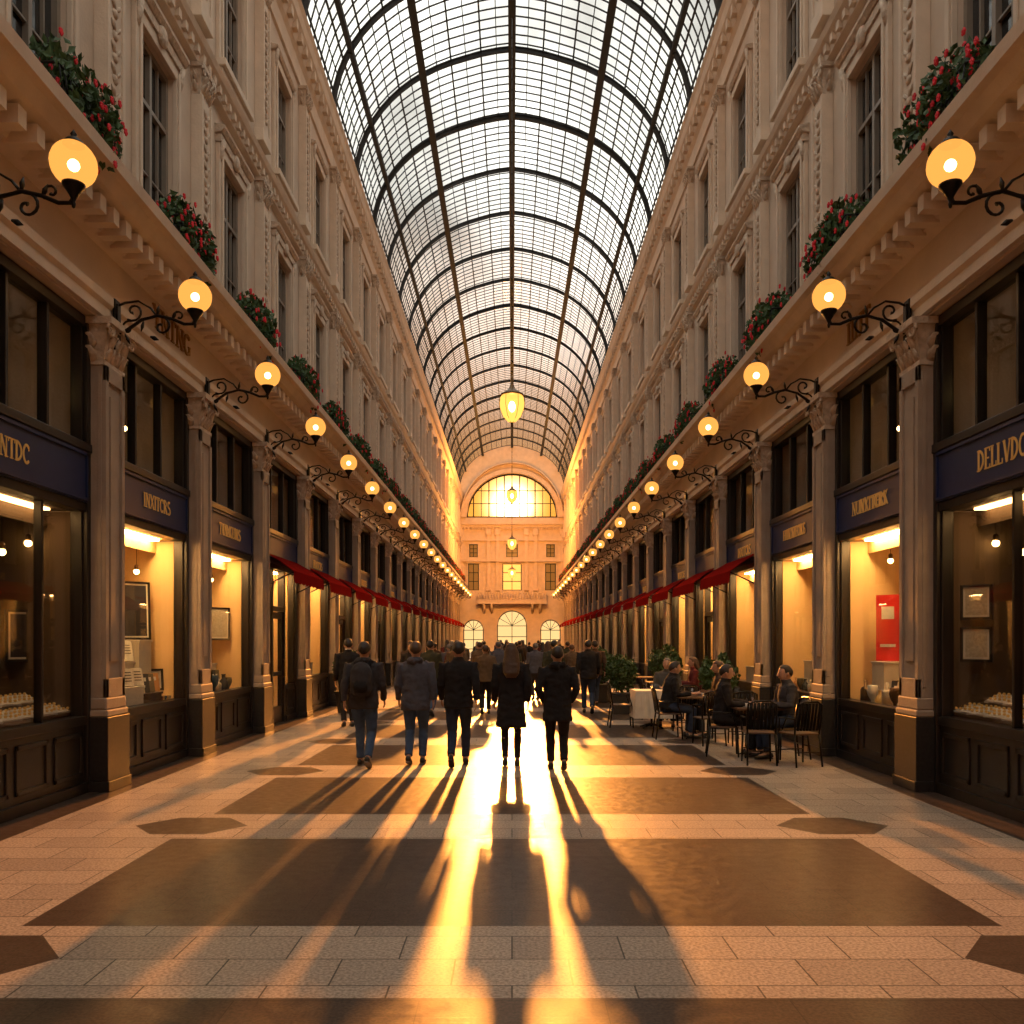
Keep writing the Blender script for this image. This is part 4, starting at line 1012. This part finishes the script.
for x,y,rz in ((3.5,12.1,-.1),(4.02,11.95,.25),(3.3,14.3,.15),(3.85,14.25,-.1),(2.2,17.2,-PI/2),(3.3,16.2,0),(3.1,20.5,-PI/2),(4.1,20.4,PI/2),(3.1,18.9,-PI/2),(3.0,23.2,-PI/2),(4.0,23.2,PI/2),(2.95,25.5,-PI/2)):
    place(CH,(x,y,0),rz)
for x,y in ((3.64,12.8),(3.27,15.25),(3.58,18.85),(3.6,20.5),(3.5,23.2),(3.45,25.5)): place(TB,(x,y,0))
cloth_table(2.78,17.0)
for x,y in ((3.5,12.7),(3.8,12.85),(3.1,15.3),(3.4,15.15),(3.5,18.9),(3.5,20.4)): cup(x,y)
for x,y in ((3.66,12.98),(3.25,15.4),(2.8,17.1),(3.65,19.0)): glass(x,y)
def make_planter(seed):
    rnd=random.Random(seed); r=empty('potted_shrub',label='leafy green shrub in dark square planter beside cafe',category='potted plant',group='cafe planters')
    b=B(); b.add([(-.2,-.2,0),(.2,-.2,0),(.2,.2,0),(-.2,.2,0),(-.25,-.25,.5),(.25,-.25,.5),(.25,.25,.5),(-.25,.25,.5)],[(0,1,2,3),(4,5,6,7),(0,1,5,4),(1,2,6,5),(2,3,7,6),(3,0,4,7)]); b.box(-.27,.27,-.27,.27,.46,.52); bev(b.obj('pot',TERR,r),.01)
    b=B()
    for k in range(7): a=k*.9; b.loft([(0,0,.5),(.1*math.cos(a),.1*math.sin(a),.8),(.25*math.cos(a),.25*math.sin(a),1.15)],[.012,.01,.005],5)
    b.obj('stems',BRN,r)
    def shp(q):
        while True:
            x,y,z=q.uniform(-1,1),q.uniform(-1,1),q.uniform(-1,1)
            if .2<x*x+y*y+z*z<1: break
        return (x*.4,y*.4,1.02+z*.42+.08*math.sin(x*7))
    b=B(); leafcloud(b,1300,shp,.05,rnd); b.obj('foliage',LEAF,r,kind='stuff'); return r
PL=make_planter(4)
for x,y,sc in ((4.1,16.9,1.0),(3.95,22.0,1.1),(2.6,20.3,.95),(2.5,23.9,1),(2.7,27,1.05),(-3.9,20.5,1)): place(PL,(x,y,0),x*3,(sc,sc,sc))
# ------------------------------------------------------------------ light
def lamp(name,typ,loc,energy,col,**kw):
    l=bpy.data.lights.new(name,typ); l.energy=energy; l.color=col
    o=bpy.data.objects.new(name,l); COL.objects.link(o); o.location=loc
    for k,v in kw.items(): setattr(l,k,v)
    return o
sun=lamp('setting_sun','SPOT',(0,86.5,15.4),1.0e6,(1,.37,.075),spot_size=math.radians(9.5),spot_blend=.4,shadow_soft_size=.7)
sun.rotation_euler=(Vector((0,17,0))-sun.location).to_track_quat('-Z','Y').to_euler()
lamp('added_end_fill','POINT',(0,65,11.5),8500,(1,.38,.07),shadow_soft_size=2.0)  # added point light without a fixture, brightens end wall and far facades like haze
# world
w=bpy.data.worlds.new('sky'); scene.world=w; w.use_nodes=True; nt=w.node_tree; nt.nodes.clear()
out=nt.nodes.new('ShaderNodeOutputWorld'); bg=nt.nodes.new('ShaderNodeBackground'); nt.links.new(bg.outputs[0],out.inputs[0])
tc=nt.nodes.new('ShaderNodeTexCoord')
sd=Vector((0,1,.158)).normalized()
dp=nt.nodes.new('ShaderNodeVectorMath'); dp.operation='DOT_PRODUCT'; nt.links.new(tc.outputs['Generated'],dp.inputs[0]); dp.inputs[1].default_value=sd
d=mth(nt,'MAXIMUM',dp.outputs['Value'],0.0)
g1=mth(nt,'POWER',d,1200.0); g2=mth(nt,'POWER',d,6000.0)
nz=nt.nodes.new('ShaderNodeTexNoise'); nz.inputs['Scale'].default_value=4.5; nz.inputs['Detail'].default_value=5; nt.links.new(tc.outputs['Generated'],nz.inputs['Vector'])
nr=nt.nodes.new('ShaderNodeMapRange'); nr.inputs[1].default_value=.38; nr.inputs[2].default_value=.62; nt.links.new(nz.outputs['Fac'],nr.inputs[0])
cm=nt.nodes.new('ShaderNodeMix'); cm.data_type='RGBA'; cm.inputs['A'].default_value=(.62,.60,.54,1); cm.inputs['B'].default_value=(2.25,2.2,2.02,1); nt.links.new(nr.outputs[0],cm.inputs['Factor'])
sx=nt.nodes.new('ShaderNodeSeparateXYZ'); nt.links.new(tc.outputs['Generated'],sx.inputs[0])
mr=nt.nodes.new('ShaderNodeMapRange'); mr.inputs[1].default_value=.17; mr.inputs[2].default_value=.46; nt.links.new(sx.outputs[2],mr.inputs[0])
hz_=nt.nodes.new('ShaderNodeMix'); hz_.data_type='RGBA'; hz_.inputs['A'].default_value=(1.0,.36,.045,1); nt.links.new(cm.outputs['Result'],hz_.inputs['B']); nt.links.new(mr.outputs[0],hz_.inputs['Factor'])
lo=nt.nodes.new('ShaderNodeMapRange'); lo.inputs[1].default_value=.10; lo.inputs[2].default_value=.03; nt.links.new(sx.outputs[2],lo.inputs[0])
def addc(a,fac,col):
    sc=nt.nodes.new('ShaderNodeVectorMath'); sc.operation='SCALE'; sc.inputs[0].default_value=col; nt.links.new(fac,sc.inputs['Scale'])
    ad=nt.nodes.new('ShaderNodeVectorMath'); ad.operation='ADD'; nt.links.new(a,ad.inputs[0]); nt.links.new(sc.outputs[0],ad.inputs[1]); return ad.outputs[0]
c=addc(hz_.outputs['Result'],lo.outputs[0],(.2,.40,.25)); c=addc(c,g1,(1.0,.75,.16)); c=addc(c,g2,(12,11,7))
nt.links.new(c,bg.inputs['Color']); bg.inputs['Strength'].default_value=1.0
# camera
cam=bpy.data.cameras.new('camera'); co=bpy.data.objects.new('camera',cam); COL.objects.link(co)
co.location=(0,0,1.75); co.rotation_euler=(PI/2,0,0); cam.lens=30; cam.sensor_width=36; cam.shift_y=.125; cam.clip_end=600
scene.camera=co
